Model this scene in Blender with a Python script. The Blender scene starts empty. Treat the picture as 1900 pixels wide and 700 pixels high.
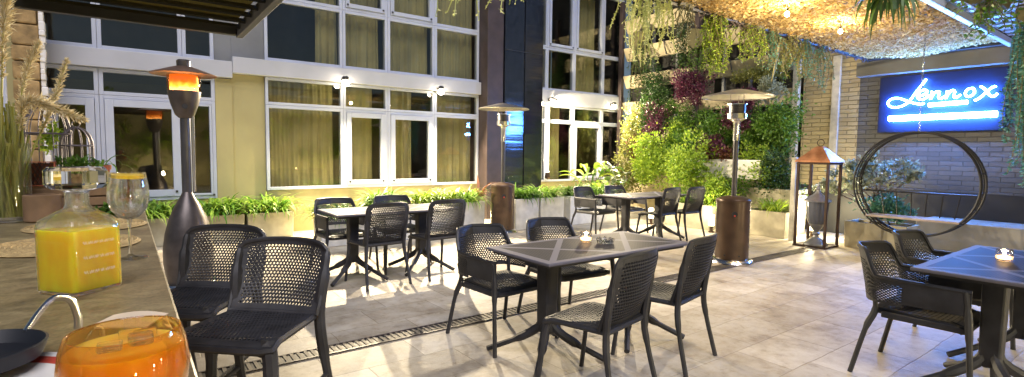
import bpy, bmesh, math, random
from mathutils import Vector, Matrix, noise
PI = math.pi
R = math.radians
sc = bpy.context.scene
COL = sc.collection
rnd = random.Random(7)

# ------------------------------------------------------------------ helpers
class MB:
    """collects geometry that becomes one mesh object"""
    def __init__(s): s.v = []; s.f = []
    def add(s, vs, fs):
        o = len(s.v); s.v.extend([tuple(p) for p in vs]); s.f.extend([tuple(i + o for i in f) for f in fs]); return s
    def box(s, x0, x1, y0, y1, z0, z1):
        return s.add([(x0,y0,z0),(x1,y0,z0),(x1,y1,z0),(x0,y1,z0),(x0,y0,z1),(x1,y0,z1),(x1,y1,z1),(x0,y1,z1)],
                     [(0,3,2,1),(4,5,6,7),(0,1,5,4),(1,2,6,5),(2,3,7,6),(3,0,4,7)])
    def frustum(s, c, a0, b0, z0, a1, b1, z1, dx=0, dy=0):
        x, y = c
        return s.add([(x-a0,y-b0,z0),(x+a0,y-b0,z0),(x+a0,y+b0,z0),(x-a0,y+b0,z0),
                      (x+dx-a1,y+dy-b1,z1),(x+dx+a1,y+dy-b1,z1),(x+dx+a1,y+dy+b1,z1),(x+dx-a1,y+dy+b1,z1)],
                     [(0,3,2,1),(4,5,6,7),(0,1,5,4),(1,2,6,5),(2,3,7,6),(3,0,4,7)])
    def tube(s, pts, r, n=8, closed=False, caps=True, flat=1.0):
        pts = [Vector(p) for p in pts]; m = len(pts)
        rs = r if isinstance(r, (list, tuple)) else [r]*m
        o = len(s.v); up = Vector((0,0,1)); prev = None
        for i, p in enumerate(pts):
            if closed: t = pts[(i+1) % m] - pts[i-1]
            else: t = pts[min(i+1, m-1)] - pts[max(i-1, 0)]
            t = t.normalized() if t.length > 1e-9 else Vector((0,0,1))
            if prev is None:
                a = up if abs(t.z) < .9 else Vector((1,0,0))
                u = t.cross(a).normalized()
            else:
                u = prev - t*prev.dot(t)
                u = u.normalized() if u.length > 1e-6 else t.orthogonal().normalized()
            prev = u; w = t.cross(u)
            for k in range(n):
                a = 2*PI*k/n
                s.v.append(tuple(p + (u*math.cos(a) + w*math.sin(a)*flat)*rs[i]))
        for i in range(m if closed else m-1):
            for k in range(n):
                a = o+i*n+k; b = o+i*n+(k+1) % n; j = (i+1) % m
                s.f.append((a, b, o+j*n+(k+1) % n, o+j*n+k))
        if caps and not closed:
            s.f.append(tuple(o+k for k in reversed(range(n)))); s.f.append(tuple(o+(m-1)*n+k for k in range(n)))
        return s
    def lathe(s, prof, n=24, c=(0,0,0), cap0=True, cap1=True):
        o = len(s.v)
        for r, z in prof:
            for k in range(n):
                a = 2*PI*k/n; s.v.append((c[0]+r*math.cos(a), c[1]+r*math.sin(a), c[2]+z))
        for i in range(len(prof)-1):
            for k in range(n):
                s.f.append((o+i*n+k, o+i*n+(k+1) % n, o+(i+1)*n+(k+1) % n, o+(i+1)*n+k))
        if cap0: s.f.append(tuple(o+k for k in reversed(range(n))))
        if cap1: s.f.append(tuple(o+(len(prof)-1)*n+k for k in range(n)))
        return s
    def grid(s, fn, nu, nv):
        o = len(s.v)
        for j in range(nv+1):
            for i in range(nu+1): s.v.append(tuple(fn(i/nu, j/nv)))
        for j in range(nv):
            for i in range(nu):
                a = o+j*(nu+1)+i; s.f.append((a, a+1, a+nu+2, a+nu+1))
        return s
    def perf(s, fn, nu, nv, u0=0., u1=1., v0=0., v1=1., hole=.62):
        """surface with staggered rows of diamond shaped holes"""
        def q(a, b): return fn(u0+(u1-u0)*a, v0+(v1-v0)*b)
        for j in range(nv):
            b0, b1 = j/nv, (j+1)/nv
            xs = [i/nu for i in range(nu+1)] if j % 2 == 0 else [0.] + [(i+.5)/nu for i in range(nu)] + [1.]
            for a0, a1 in zip(xs[:-1], xs[1:]):
                if a1-a0 < .8/nu:
                    s.add([q(a0,b0), q(a1,b0), q(a1,b1), q(a0,b1)], [(0,1,2,3)]); continue
                am, bm = (a0+a1)/2, (b0+b1)/2; ha, hb = (a1-a0)/2*hole, (b1-b0)/2*hole*1.12
                s.add([q(a0,b0), q(am,b0), q(a1,b0), q(a1,bm), q(a1,b1), q(am,b1), q(a0,b1), q(a0,bm),
                       q(am-ha*.55,bm-hb*.75), q(am+ha*.55,bm-hb*.75), q(am+ha,bm), q(am+ha*.55,bm+hb*.75), q(am-ha*.55,bm+hb*.75), q(am-ha,bm)],
                      [(0,1,9,8),(1,2,10,9),(2,3,10),(3,4,10),(4,5,11,10),(5,6,12,11),(6,7,13,12),(7,0,8,13)])
        return s
    def build(s, name, m, parent=None, smooth=False, bevel=0, solid=0, recalc=True, seg=2):
        me = bpy.data.meshes.new(name); me.from_pydata(s.v, [], s.f)
        if recalc and s.f:
            b = bmesh.new(); b.from_mesh(me)
            bmesh.ops.recalc_face_normals(b, faces=b.faces); b.to_mesh(me); b.free()
        if smooth:
            me.polygons.foreach_set('use_smooth', [True]*len(me.polygons))
            if smooth != 'all': me.set_sharp_from_angle(angle=R(40))
        me.materials.append(m); me.update()
        o = bpy.data.objects.new(name, me); COL.objects.link(o)
        if parent: o.parent = parent
        if bevel:
            md = o.modifiers.new('bevel', 'BEVEL'); md.width = bevel; md.segments = seg; md.limit_method = 'ANGLE'; md.angle_limit = R(40)
        if solid:
            md = o.modifiers.new('solid', 'SOLIDIFY'); md.thickness = solid; md.offset = 0
        return o

def tag(o, label=None, cat=None, group=None, kind=None):
    if label: o['label'] = label
    if cat: o['category'] = cat
    if group: o['group'] = group
    if kind: o['kind'] = kind
    elif cat: o['kind'] = 'thing'
    return o
def thing(name, label, cat, loc=(0,0,0), rz=0., group=None):
    o = bpy.data.objects.new(name, None); COL.objects.link(o); o.empty_display_size = .1
    o.location = loc; o.rotation_euler = (0,0,rz)
    return tag(o, label, cat, group)
def copy_tree(o, parent=None):
    kids = list(o.children)
    c = o.copy(); COL.objects.link(c)
    if parent: c.parent = parent
    for k in kids: copy_tree(k, c)
    return c
def dup(o, loc, rz=0., label=None, group=None):
    c = copy_tree(o); c.location = loc; c.rotation_euler = (0,0,rz)
    if label: c['label'] = label
    if group: c['group'] = group
    return c
def circ(c, r, n=32, axis='z', a0=0, a1=2*PI, end=False):
    out = []
    for k in range(n + (1 if end else 0)):
        a = a0+(a1-a0)*k/n; x, y = r*math.cos(a), r*math.sin(a)
        out.append((c[0]+x, c[1]+y, c[2]) if axis == 'z' else (c[0], c[1]+x, c[2]+y) if axis == 'x' else (c[0]+x, c[1], c[2]+y))
    return out
def bez(ps, n=10):
    """Catmull-Rom through points"""
    ps = [Vector(p) for p in ps]; P = [ps[0]*2-ps[1]] + ps + [ps[-1]*2-ps[-2]]; out = []
    for i in range(1, len(P)-2):
        for k in range(n):
            t = k/n; a, b, c, d = P[i-1], P[i], P[i+1], P[i+2]
            out.append(.5*((2*b)+(c-a)*t+(2*a-5*b+4*c-d)*t*t+(3*b-a-3*c+d)*t**3))
    out.append(ps[-1]); return out

# ------------------------------------------------------------------ materials
def nm(name):
    m = bpy.data.materials.new(name); m.use_nodes = True
    nt = m.node_tree; b = nt.nodes['Principled BSDF']
    return m, nt, b, nt.nodes['Material Output']
def N(nt, t, **kw):
    n = nt.nodes.new(t)
    for k, v in kw.items():
        if k in n.inputs.keys() if isinstance(k, str) else False: n.inputs[k].default_value = v
        else: setattr(n, k, v)
    return n
def coords(nt, kind='Object', scale=(1,1,1), rot=(0,0,0)):
    t = nt.nodes.new('ShaderNodeTexCoord'); mp = nt.nodes.new('ShaderNodeMapping')
    mp.inputs['Scale'].default_value = scale; mp.inputs['Rotation'].default_value = rot
    nt.links.new(t.outputs[kind], mp.inputs['Vector']); return mp.outputs['Vector']
def ramp(nt, fac, stops):
    r = nt.nodes.new('ShaderNodeValToRGB'); e = r.color_ramp.elements
    while len(e) < len(stops): e.new(.5)
    for x, (p, c) in zip(e, stops): x.position = p; x.color = (*c, 1) if len(c) == 3 else c
    nt.links.new(fac, r.inputs['Fac']); return r.outputs['Color']
def bump(nt, h, b, strength=.3, dist=.01):
    n = nt.nodes.new('ShaderNodeBump'); n.inputs['Strength'].default_value = strength; n.inputs['Distance'].default_value = dist
    nt.links.new(h, n.inputs['Height']); nt.links.new(n.outputs['Normal'], b.inputs['Normal'])
def mat(name, c, rough=.5, metal=0., var=.15, scale=6., bmp=0., spec=.5, c2=None):
    m, nt, b, out = nm(name)
    b.inputs['Roughness'].default_value = rough; b.inputs['Metallic'].default_value = metal
    b.inputs['Specular IOR Level'].default_value = spec
    v = coords(nt, 'Object')
    n = nt.nodes.new('ShaderNodeTexNoise'); n.inputs['Scale'].default_value = scale; n.inputs['Detail'].default_value = 6
    nt.links.new(v, n.inputs['Vector'])
    lo = tuple(x*(1-var) for x in c); hi = tuple(min(1, x*(1+var)) for x in (c2 or c))
    nt.links.new(ramp(nt, n.outputs['Fac'], [(.3, lo), (.7, hi)]), b.inputs['Base Color'])
    if rough > .08:
        rr = nt.nodes.new('ShaderNodeMapRange'); rr.inputs['To Min'].default_value = rough*.85; rr.inputs['To Max'].default_value = min(1, rough*1.2)
        nt.links.new(n.outputs['Fac'], rr.inputs['Value']); nt.links.new(rr.outputs['Result'], b.inputs['Roughness'])
    if bmp: bump(nt, n.outputs['Fac'], b, bmp, .01)
    return m
def ripple(m):
    nt = m.node_tree; b = nt.nodes['Principled BSDF']
    n = nt.nodes.new('ShaderNodeTexNoise'); n.inputs['Scale'].default_value = 1; n.inputs['Detail'].default_value = 3
    nt.links.new(coords(nt, 'Object', (.2,.2,2.6)), n.inputs['Vector']); bump(nt, n.outputs['Fac'], b, .3, .05)
    return m
def emit(name, c, s, base=(0.8,0.8,0.8)):
    m, nt, b, out = nm(name)
    b.inputs['Base Color'].default_value = (*base, 1); b.inputs['Emission Color'].default_value = (*c, 1); b.inputs['Emission Strength'].default_value = s
    return m
def leafmat(name, a, b2, trans=.3, rough=.45):
    m, nt, b, out = nm(name)
    g = nt.nodes.new('ShaderNodeNewGeometry')
    col = ramp(nt, g.outputs['Random Per Island'], [(0., a), (.55, tuple((x+y)/2 for x, y in zip(a, b2))), (1., b2)])
    nt.links.new(col, b.inputs['Base Color']); b.inputs['Roughness'].default_value = rough
    tr = nt.nodes.new('ShaderNodeBsdfTranslucent'); mx = nt.nodes.new('ShaderNodeMixShader'); mx.inputs[0].default_value = trans
    nt.links.new(col, tr.inputs['Color']); nt.links.new(b.outputs[0], mx.inputs[1]); nt.links.new(tr.outputs[0], mx.inputs[2])
    nt.links.new(mx.outputs[0], out.inputs['Surface']); return m
def glasspane(name, tint=(.7,.72,.7), boost=1.6, add=.05):
    m, nt, b, out = nm(name)
    nt.nodes.remove(b)
    tr = nt.nodes.new('ShaderNodeBsdfTransparent'); tr.inputs['Color'].default_value = (*tint, 1)
    gl = nt.nodes.new('ShaderNodeBsdfGlossy'); gl.inputs['Roughness'].default_value = .012
    fr = nt.nodes.new('ShaderNodeLayerWeight'); fr.inputs['Blend'].default_value = .5
    pw_ = nt.nodes.new('ShaderNodeMath'); pw_.operation = 'POWER'; pw_.inputs[1].default_value = 4.
    nt.links.new(fr.outputs['Facing'], pw_.inputs[0])
    ma = nt.nodes.new('ShaderNodeMath'); ma.operation = 'MULTIPLY_ADD'; ma.inputs[1].default_value = .55*boost; ma.inputs[2].default_value = .03+add
    nt.links.new(pw_.outputs[0], ma.inputs[0])
    nz = nt.nodes.new('ShaderNodeTexNoise'); nz.inputs['Scale'].default_value = 1.3
    nt.links.new(coords(nt), nz.inputs['Vector'])
    bp = nt.nodes.new('ShaderNodeBump'); bp.inputs['Strength'].default_value = .06; bp.inputs['Distance'].default_value = .02
    nt.links.new(nz.outputs['Fac'], bp.inputs['Height']); nt.links.new(bp.outputs[0], gl.inputs['Normal'])
    mx = nt.nodes.new('ShaderNodeMixShader')
    nt.links.new(ma.outputs[0], mx.inputs[0]); nt.links.new(tr.outputs[0], mx.inputs[1]); nt.links.new(gl.outputs[0], mx.inputs[2])
    nt.links.new(mx.outputs[0], out.inputs['Surface']); return m
def glass(name, c=(1,1,1), rough=0., ior=1.45, thru=0.):
    m, nt, b, out = nm(name)
    b.inputs['Base Color'].default_value = (*c, 1); b.inputs['Transmission Weight'].default_value = 1
    b.inputs['Roughness'].default_value = rough; b.inputs['IOR'].default_value = ior
    if thru:
        tr = nt.nodes.new('ShaderNodeBsdfTransparent'); tr.inputs['Color'].default_value = (*c, 1)
        mx = nt.nodes.new('ShaderNodeMixShader'); mx.inputs[0].default_value = thru
        nt.links.new(b.outputs[0], mx.inputs[1]); nt.links.new(tr.outputs[0], mx.inputs[2]); nt.links.new(mx.outputs[0], out.inputs['Surface'])
    return m

M = {}
M['frame'] = mat('white_aluminium', (.43,.46,.55), .35, 0, .06, 3)
M['band'] = mat('band_paint', (.40,.41,.45), .5, 0, .1, 1.5, .1)
M['yellow'] = mat('yellow_plaster', (.335,.29,.135), .75, 0, .22, .9, .3)
M['greywall'] = mat('grey_plaster', (.16,.165,.17), .7, 0, .2, 2)
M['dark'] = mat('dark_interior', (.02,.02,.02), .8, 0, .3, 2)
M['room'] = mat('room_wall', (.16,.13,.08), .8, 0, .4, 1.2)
M['pane'] = glasspane('window_glass', (.84,.85,.82), 1.5, .05)
M['curtain'] = mat('curtain_cloth', (.47,.40,.18), .9, 0, .3, 1.4)
M['blackgloss'] = ripple(mat('polished_black_granite', (.012,.014,.022), .12, 0, .4, 8, spec=1.))
M['brownmetal'] = mat('brown_cladding', (.055,.04,.04), .45, 0, .25, 5)
M['chair'] = mat('charcoal_resin', (.024,.024,.028), .5, 0, .45, 9, .08)
M['chair_worn'] = mat('grey_resin', (.06,.06,.065), .55, 0, .2, 25, .06)
M['chrome'] = mat('chrome', (.72,.70,.68), .18, 1, .1, 4)
M['bronze'] = mat('bronze_enamel', (.075,.045,.028), .33, .35, .25, 6)
M['blackmetal'] = mat('black_steel', (.010,.010,.013), .45, 0, .3, 10, spec=.35)
M['polemetal'] = mat('pole_metal', (.10,.095,.10), .35, .7, .15, 8)
M['alu'] = mat('spun_aluminium', (.62,.58,.55), .32, .9, .12, 3)
M['steel_dark'] = mat('hammered_steel', (.10,.085,.08), .38, .7, .25, 9)
M['copper'] = mat('copper_sheet', (.46,.20,.10), .42, .5, .3, 6, c2=(.55,.27,.15))
M['copper_dull'] = mat('dull_copper', (.26,.15,.10), .4, .7, .3, 6)
M['rust'] = mat('rusty_iron', (.045,.024,.017), .75, .1, .4, 14)
M['pewter'] = mat('pewter', (.30,.31,.35), .4, .7, .25, 8)
M['concrete'] = mat('cast_concrete', (.56,.55,.52), .8, 0, .2, 5, .3)
M['concrete2'] = mat('weathered_concrete', (.36,.33,.25), .85, 0, .3, 4, .4)
M['trough'] = mat('beige_trough', (.46,.40,.27), .8, 0, .25, 2.5, .3)
M['soil'] = mat('soil', (.03,.022,.015), .95, 0, .4, 30, .6)
M['navy'] = mat('black_paint', (.012,.013,.017), .5, 0, .3, 3)
M['greyconc'] = mat('grey_render', (.10,.10,.10), .75, 0, .2, 3, .2)
M['ledge'] = mat('ledge_concrete', (.22,.21,.19), .75, 0, .25, 3, .25)
M['post'] = mat('pale_post', (.45,.43,.38), .6, .1, .25, 9)
M['wood'] = mat('weathered_wood', (.20,.12,.06), .7, 0, .35, 9, .3)
M['plank'] = mat('grey_plank', (.30,.25,.23), .6, 0, .3, 7, .2)
M['terra'] = mat('terracotta', (.38,.10,.05), .75, 0, .2, 8)
M['straw'] = mat('straw', (.42,.30,.13), .85, 0, .3, 60, .8)
M['awning'] = mat('awning_steel', (.012,.011,.010), .42, .2, .3, 5)
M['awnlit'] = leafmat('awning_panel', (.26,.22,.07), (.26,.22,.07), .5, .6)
M['wire'] = mat('wire', (.16,.14,.17), .5, .5, .2, 20)
M['stone'] = mat('rubble_stone', (.33,.22,.095), .9, 0, .55, 7, 1.)
M['white'] = mat('white_ceramic', (.75,.72,.68), .25, 0, .05, 6)
M['paper'] = mat('napkin_paper', (.72,.58,.42), .8, 0, .1, 12)
M['camera'] = mat('camera_plastic', (.03,.03,.032), .4, 0, .2, 10)
M['g_lime'] = leafmat('lime_leaf', (.13,.25,.018), (.42,.54,.06), .42)
M['g_mid'] = leafmat('green_leaf', (.035,.11,.012), (.15,.28,.03))
M['g_dark'] = leafmat('dark_leaf', (.012,.04,.008), (.06,.13,.02))
M['g_olive'] = leafmat('olive_leaf', (.10,.12,.02), (.26,.26,.06))
M['g_purple'] = leafmat('purple_leaf', (.035,.008,.02), (.16,.035,.08))
M['g_red'] = leafmat('rust_leaf', (.12,.045,.02), (.26,.11,.06))
M['g_pale'] = leafmat('pale_leaf', (.18,.22,.15), (.46,.50,.38))
M['g_string'] = leafmat('string_leaf', (.36,.42,.14), (.74,.74,.40), .5)
M['g_teal'] = leafmat('teal_leaf', (.03,.13,.09), (.12,.30,.22))
M['g_strap'] = leafmat('strap_leaf', (.06,.19,.015), (.34,.50,.07))
M['stem'] = mat('plant_stem', (.09,.08,.03), .7, 0, .3, 20)
M['twig'] = mat('dry_twig', (.07,.05,.05), .8, 0, .4, 20)
M['plume'] = leafmat('plume', (.50,.40,.22), (.82,.74,.50), .5)
M['stalk'] = leafmat('stalk', (.24,.26,.04), (.50,.45,.12))
M['net'] = leafmat('net_scrap', (.34,.19,.035), (.96,.77,.36), .55, .6)
M['glass'] = glass('clear_glass', thru=.4)
M['crystal'] = glass('cut_crystal')
M['amber'] = glass('amber_glass', (1,.74,.36), thru=.3)
M['neon'] = emit('neon_tube', (.09,.30,1.), 260)
M['bulb'] = emit('lamp_glow', (1,.84,.58), 60)
M['flame'] = emit('flame', (1,.34,.06), 14)
M['flamehot'] = emit('flame_core', (1,.72,.34), 40)
M['candle'] = emit('candle_glow', (1,.55,.18), 9)
M['red'] = mat('red_print', (.45,.05,.03), .5)
M['signboard'] = mat('sign_board', (.003,.008,.032), .6, 0, .15, 2, spec=.2)

def special():
    # floor: cream stamped slabs, joints and worn mottling
    m, nt, b, out = nm('paving'); v = coords(nt)
    L = nt.links
    br = nt.nodes.new('ShaderNodeTexBrick'); br.offset = .37; br.inputs['Scale'].default_value = 1.
    br.inputs['Brick Width'].default_value = .62; br.inputs['Row Height'].default_value = .40; br.inputs['Mortar Size'].default_value = .005
    br.inputs['Mortar Smooth'].default_value = .6
    br.inputs['Color1'].default_value = (.40,.365,.31,1); br.inputs['Color2'].default_value = (.58,.545,.485,1); br.inputs['Mortar'].default_value = (.36,.32,.26,1)
    wv = nt.nodes.new('ShaderNodeTexNoise'); wv.inputs['Scale'].default_value = 2.5; wv.inputs['Detail'].default_value = 3
    L.new(v, wv.inputs['Vector'])
    mad = nt.nodes.new('ShaderNodeVectorMath'); mad.operation = 'MULTIPLY_ADD'; mad.inputs[1].default_value = (.03,.03,0)
    L.new(wv.outputs['Color'], mad.inputs[0]); L.new(v, mad.inputs[2]); L.new(mad.outputs[0], br.inputs['Vector'])
    n1 = nt.nodes.new('ShaderNodeTexNoise'); n1.inputs['Scale'].default_value = 2.3; n1.inputs['Detail'].default_value = 9; n1.inputs['Roughness'].default_value = .68
    n2 = nt.nodes.new('ShaderNodeTexNoise'); n2.inputs['Scale'].default_value = 10; n2.inputs['Detail'].default_value = 8; n2.inputs['Roughness'].default_value = .7
    L.new(v, n1.inputs['Vector']); L.new(v, n2.inputs['Vector'])
    mx = nt.nodes.new('ShaderNodeMix'); mx.data_type = 'RGBA'; mx.blend_type = 'MULTIPLY'; mx.inputs[0].default_value = .85
    L.new(br.outputs['Color'], mx.inputs[6]); L.new(ramp(nt, n1.outputs['Fac'], [(.32, (.46,.39,.31)), (.48, (.86,.81,.73)), (.58, (1.0,.98,.94)), (.75, (1.12,1.11,1.09))]), mx.inputs[7])
    mx2 = nt.nodes.new('ShaderNodeMix'); mx2.data_type = 'RGBA'; mx2.blend_type = 'MULTIPLY'; mx2.inputs[0].default_value = .75
    L.new(mx.outputs[2], mx2.inputs[6]); L.new(ramp(nt, n2.outputs['Fac'], [(.30, (.52,.46,.39)), (.44, (.90,.87,.82)), (.56, (1,1,1))]), mx2.inputs[7])
    L.new(mx2.outputs[2], b.inputs['Base Color'])
    rr = nt.nodes.new('ShaderNodeMapRange'); rr.inputs['To Min'].default_value = .38; rr.inputs['To Max'].default_value = .72
    L.new(n1.outputs['Fac'], rr.inputs['Value']); L.new(rr.outputs[0], b.inputs['Roughness'])
    ad = nt.nodes.new('ShaderNodeMath'); ad.operation = 'MULTIPLY_ADD'; ad.inputs[1].default_value = -1.5
    L.new(br.outputs['Fac'], ad.inputs[0]); L.new(n2.outputs['Fac'], ad.inputs[2]); bump(nt, ad.outputs[0], b, .45, .008)
    M['floor'] = m
    # split face brick wall in the YZ plane, shaded and lit tones painted in
    for key, ka, kb, km in (('brick', (.055,.056,.062), (.085,.086,.092), (.04,.04,.045)), ('brick_lit', (.30,.25,.145), (.38,.32,.19), (.20,.165,.10))):
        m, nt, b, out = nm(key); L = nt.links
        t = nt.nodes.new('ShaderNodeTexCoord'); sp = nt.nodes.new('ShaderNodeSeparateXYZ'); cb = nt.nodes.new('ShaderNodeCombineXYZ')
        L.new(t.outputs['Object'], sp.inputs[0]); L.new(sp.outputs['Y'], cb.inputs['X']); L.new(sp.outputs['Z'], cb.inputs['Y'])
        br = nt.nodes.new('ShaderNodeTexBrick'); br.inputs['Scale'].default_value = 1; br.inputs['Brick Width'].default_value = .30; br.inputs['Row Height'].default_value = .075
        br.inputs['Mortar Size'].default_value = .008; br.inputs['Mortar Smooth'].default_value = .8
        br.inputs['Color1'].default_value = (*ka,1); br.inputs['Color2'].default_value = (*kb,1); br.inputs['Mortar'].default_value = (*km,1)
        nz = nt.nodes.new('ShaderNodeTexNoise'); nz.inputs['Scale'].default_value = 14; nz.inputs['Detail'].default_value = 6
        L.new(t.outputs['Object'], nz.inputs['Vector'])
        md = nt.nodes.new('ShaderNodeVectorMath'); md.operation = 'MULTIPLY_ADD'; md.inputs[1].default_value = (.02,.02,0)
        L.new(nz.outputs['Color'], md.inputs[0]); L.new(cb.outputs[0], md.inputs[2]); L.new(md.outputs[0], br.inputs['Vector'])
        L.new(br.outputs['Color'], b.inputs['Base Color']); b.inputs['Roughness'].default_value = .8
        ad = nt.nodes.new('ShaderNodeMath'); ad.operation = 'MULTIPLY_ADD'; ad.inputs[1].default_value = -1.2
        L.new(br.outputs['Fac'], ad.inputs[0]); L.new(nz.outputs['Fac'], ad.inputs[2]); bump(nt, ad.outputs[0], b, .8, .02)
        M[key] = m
    # granite bar top
    m, nt, b, out = nm('granite'); L = nt.links; v = coords(nt, scale=(1,1.7,1), rot=(0,0,.5))
    n1 = nt.nodes.new('ShaderNodeTexNoise'); n1.inputs['Scale'].default_value = 9; n1.inputs['Detail'].default_value = 10; n1.inputs['Roughness'].default_value = .75; n1.inputs['Distortion'].default_value = .6
    n2 = nt.nodes.new('ShaderNodeTexVoronoi'); n2.inputs['Scale'].default_value = 120
    L.new(v, n1.inputs['Vector']); L.new(v, n2.inputs['Vector'])
    mx = nt.nodes.new('ShaderNodeMix'); mx.data_type = 'RGBA'; mx.blend_type = 'MULTIPLY'; mx.inputs[0].default_value = .9
    L.new(ramp(nt, n1.outputs['Fac'], [(.3, (.065,.05,.026)), (.5, (.19,.15,.08)), (.72, (.34,.28,.16))]), mx.inputs[6])
    L.new(ramp(nt, n2.outputs['Distance'], [(0., (.45,.42,.4)), (.5, (1.15,1.12,1.05))]), mx.inputs[7])
    L.new(mx.outputs[2], b.inputs['Base Color']); b.inputs['Roughness'].default_value = .42; bump(nt, n1.outputs['Fac'], b, .12, .005)
    M['granite'] = m
    # table top: dashes pressed into dark resin
    m, nt, b, out = nm('table_resin'); L = nt.links
    t = nt.nodes.new('ShaderNodeTexCoord'); sp = nt.nodes.new('ShaderNodeSeparateXYZ'); L.new(t.outputs['Object'], sp.inputs[0])
    def mth(op, a, c=None, d=None):
        n = nt.nodes.new('ShaderNodeMath'); n.operation = op
        for i, x in enumerate((a, c, d)):
            if x is None: continue
            if isinstance(x, (int, float)): n.inputs[i].default_value = x
            else: L.new(x, n.inputs[i])
        return n.outputs[0]
    x, y = sp.outputs['X'], sp.outputs['Y']
    ax = mth('ABSOLUTE', x); ay = mth('ABSOLUTE', y)
    d1 = mth('ABSOLUTE', mth('SUBTRACT', mth('ABSOLUTE', mth('SUBTRACT', ax, .34)), ay))      # an X in each half
    band = mth('LESS_THAN', d1, .03)
    edge = mth('MAXIMUM', mth('GREATER_THAN', ax, .64), mth('GREATER_THAN', ay, .29))
    solid = mth('MAXIMUM', band, edge)
    cx = nt.nodes.new('ShaderNodeTexBrick'); cx.inputs['Scale'].default_value = 1; cx.inputs['Brick Width'].default_value = .03; cx.inputs['Row Height'].default_value = .012; cx.inputs['Mortar Size'].default_value = .0035
    cx.inputs['Color1'].default_value = cx.inputs['Color2'].default_value = (0,0,0,1); cx.inputs['Mortar'].default_value = (1,1,1,1)
    L.new(t.outputs['Object'], cx.inputs['Vector'])
    k = mth('MAXIMUM', solid, mth('MULTIPLY', cx.outputs['Fac'], .55))
    L.new(ramp(nt, k, [(0., (.008,.008,.011)), (.55, (.038,.036,.048)), (.9, (.15,.145,.175))]), b.inputs['Base Color'])
    b.inputs['Roughness'].default_value = .55; b.inputs['Specular IOR Level'].default_value = .06; bump(nt, k, b, .12, .002)
    M['table'] = m
    # orange juice and amber drink
    for nme, c, e in (('juice', (1,.66,.02), .0), ('drink', (1,.52,.06), .0)):
        m, nt, b, out = nm(nme); b.inputs['Base Color'].default_value = (*c, 1)
        nz = nt.nodes.new('ShaderNodeTexNoise'); nz.inputs['Scale'].default_value = 55; nz.inputs['Detail'].default_value = 5; nt.links.new(coords(nt, scale=(1,1,.4)), nz.inputs['Vector'])
        nt.links.new(ramp(nt, nz.outputs['Fac'], [(.35, (c[0]*.97,c[1]*.90,c[2])), (.65, (1,min(1,c[1]*1.04),c[2]*1.3))]), b.inputs['Base Color'])
        b.inputs['Subsurface Weight'].default_value = .9; b.inputs['Subsurface Radius'].default_value = (.10,.055,.006); b.inputs['Subsurface Scale'].default_value = .6
        b.inputs['Roughness'].default_value = .25; M[nme] = m
special()

# ------------------------------------------------------------------ camera, world, sun
cd = bpy.data.cameras.new('camera'); cam = bpy.data.objects.new('camera', cd); COL.objects.link(cam)
yaw, pitch, roll = .63599, -.06924, .01222
fw = Vector((math.sin(yaw)*math.cos(pitch), math.cos(yaw)*math.cos(pitch), math.sin(pitch)))
rt = Vector((math.cos(yaw), -math.sin(yaw), 0)); up = rt.cross(fw)
rt, up = rt*math.cos(roll)+up*math.sin(roll), up*math.cos(roll)-rt*math.sin(roll)
mw = Matrix((rt, up, -fw)).transposed().to_4x4(); mw.translation = (0,0,1.4)
cam.matrix_world = mw; cd.sensor_width = 36; cd.lens = 36*973.5/1900; cd.clip_start = .03; cd.clip_end = 500
sc.camera = cam
w = bpy.data.worlds.new('World'); sc.world = w; w.use_nodes = True
nt = w.node_tree; bg = nt.nodes['Background']; sky = nt.nodes.new('ShaderNodeTexSky'); sky.sky_type = 'NISHITA'; sky.sun_disc = False
sky.sun_elevation = R(52); sky.sun_rotation = R(202); nt.links.new(sky.outputs[0], bg.inputs['Color']); bg.inputs['Strength'].default_value = .04
sl = bpy.data.lights.new('fill_sun', 'SUN'); sl.energy = 3.0; sl.angle = R(40); sl.color = (.97,.94,1.)
so = bpy.data.objects.new('fill_sun', sl); COL.objects.link(so)  # soft fill added to the night scene, no sun is up
so.rotation_euler = Vector((.38*math.cos(R(52)), .925*math.cos(R(52)), -math.sin(R(52)))).to_track_quat('-Z','Y').to_euler()
sc.view_settings.view_transform = 'Standard'; sc.view_settings.look = 'None'; sc.view_settings.exposure = 0
sc.render.engine = 'CYCLES'; cy = sc.cycles
cy.use_denoising = True; cy.max_bounces = 10; cy.transparent_max_bounces = 24; cy.transmission_bounces = 8; cy.glossy_bounces = 4; cy.diffuse_bounces = 4
cy.sample_clamp_indirect = 8; cy.caustics_reflective = False; cy.caustics_refractive = True; cy.blur_glossy = .5

def lamp(name, kind, loc, energy, color, parent=None, size=.05, rot=None, spot=None, blend=.6):
    l = bpy.data.lights.new(name, kind); l.energy = energy; l.color = color
    if kind in ('POINT', 'SPOT'): l.shadow_soft_size = size
    if spot: l.spot_size = R(spot); l.spot_blend = blend
    o = bpy.data.objects.new(name, l); COL.objects.link(o)
    if parent: o.parent = parent
    o.location = loc
    if rot is not None: o.rotation_euler = Vector(rot).to_track_quat('-Z', 'Y').to_euler()
    return o

# ------------------------------------------------------------------ setting: ground
g = MB().grid(lambda u, v: (-25+50*u, -20+45*v, 0), 2, 2).build('ground', M['floor']); tag(g, kind='structure')

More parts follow.
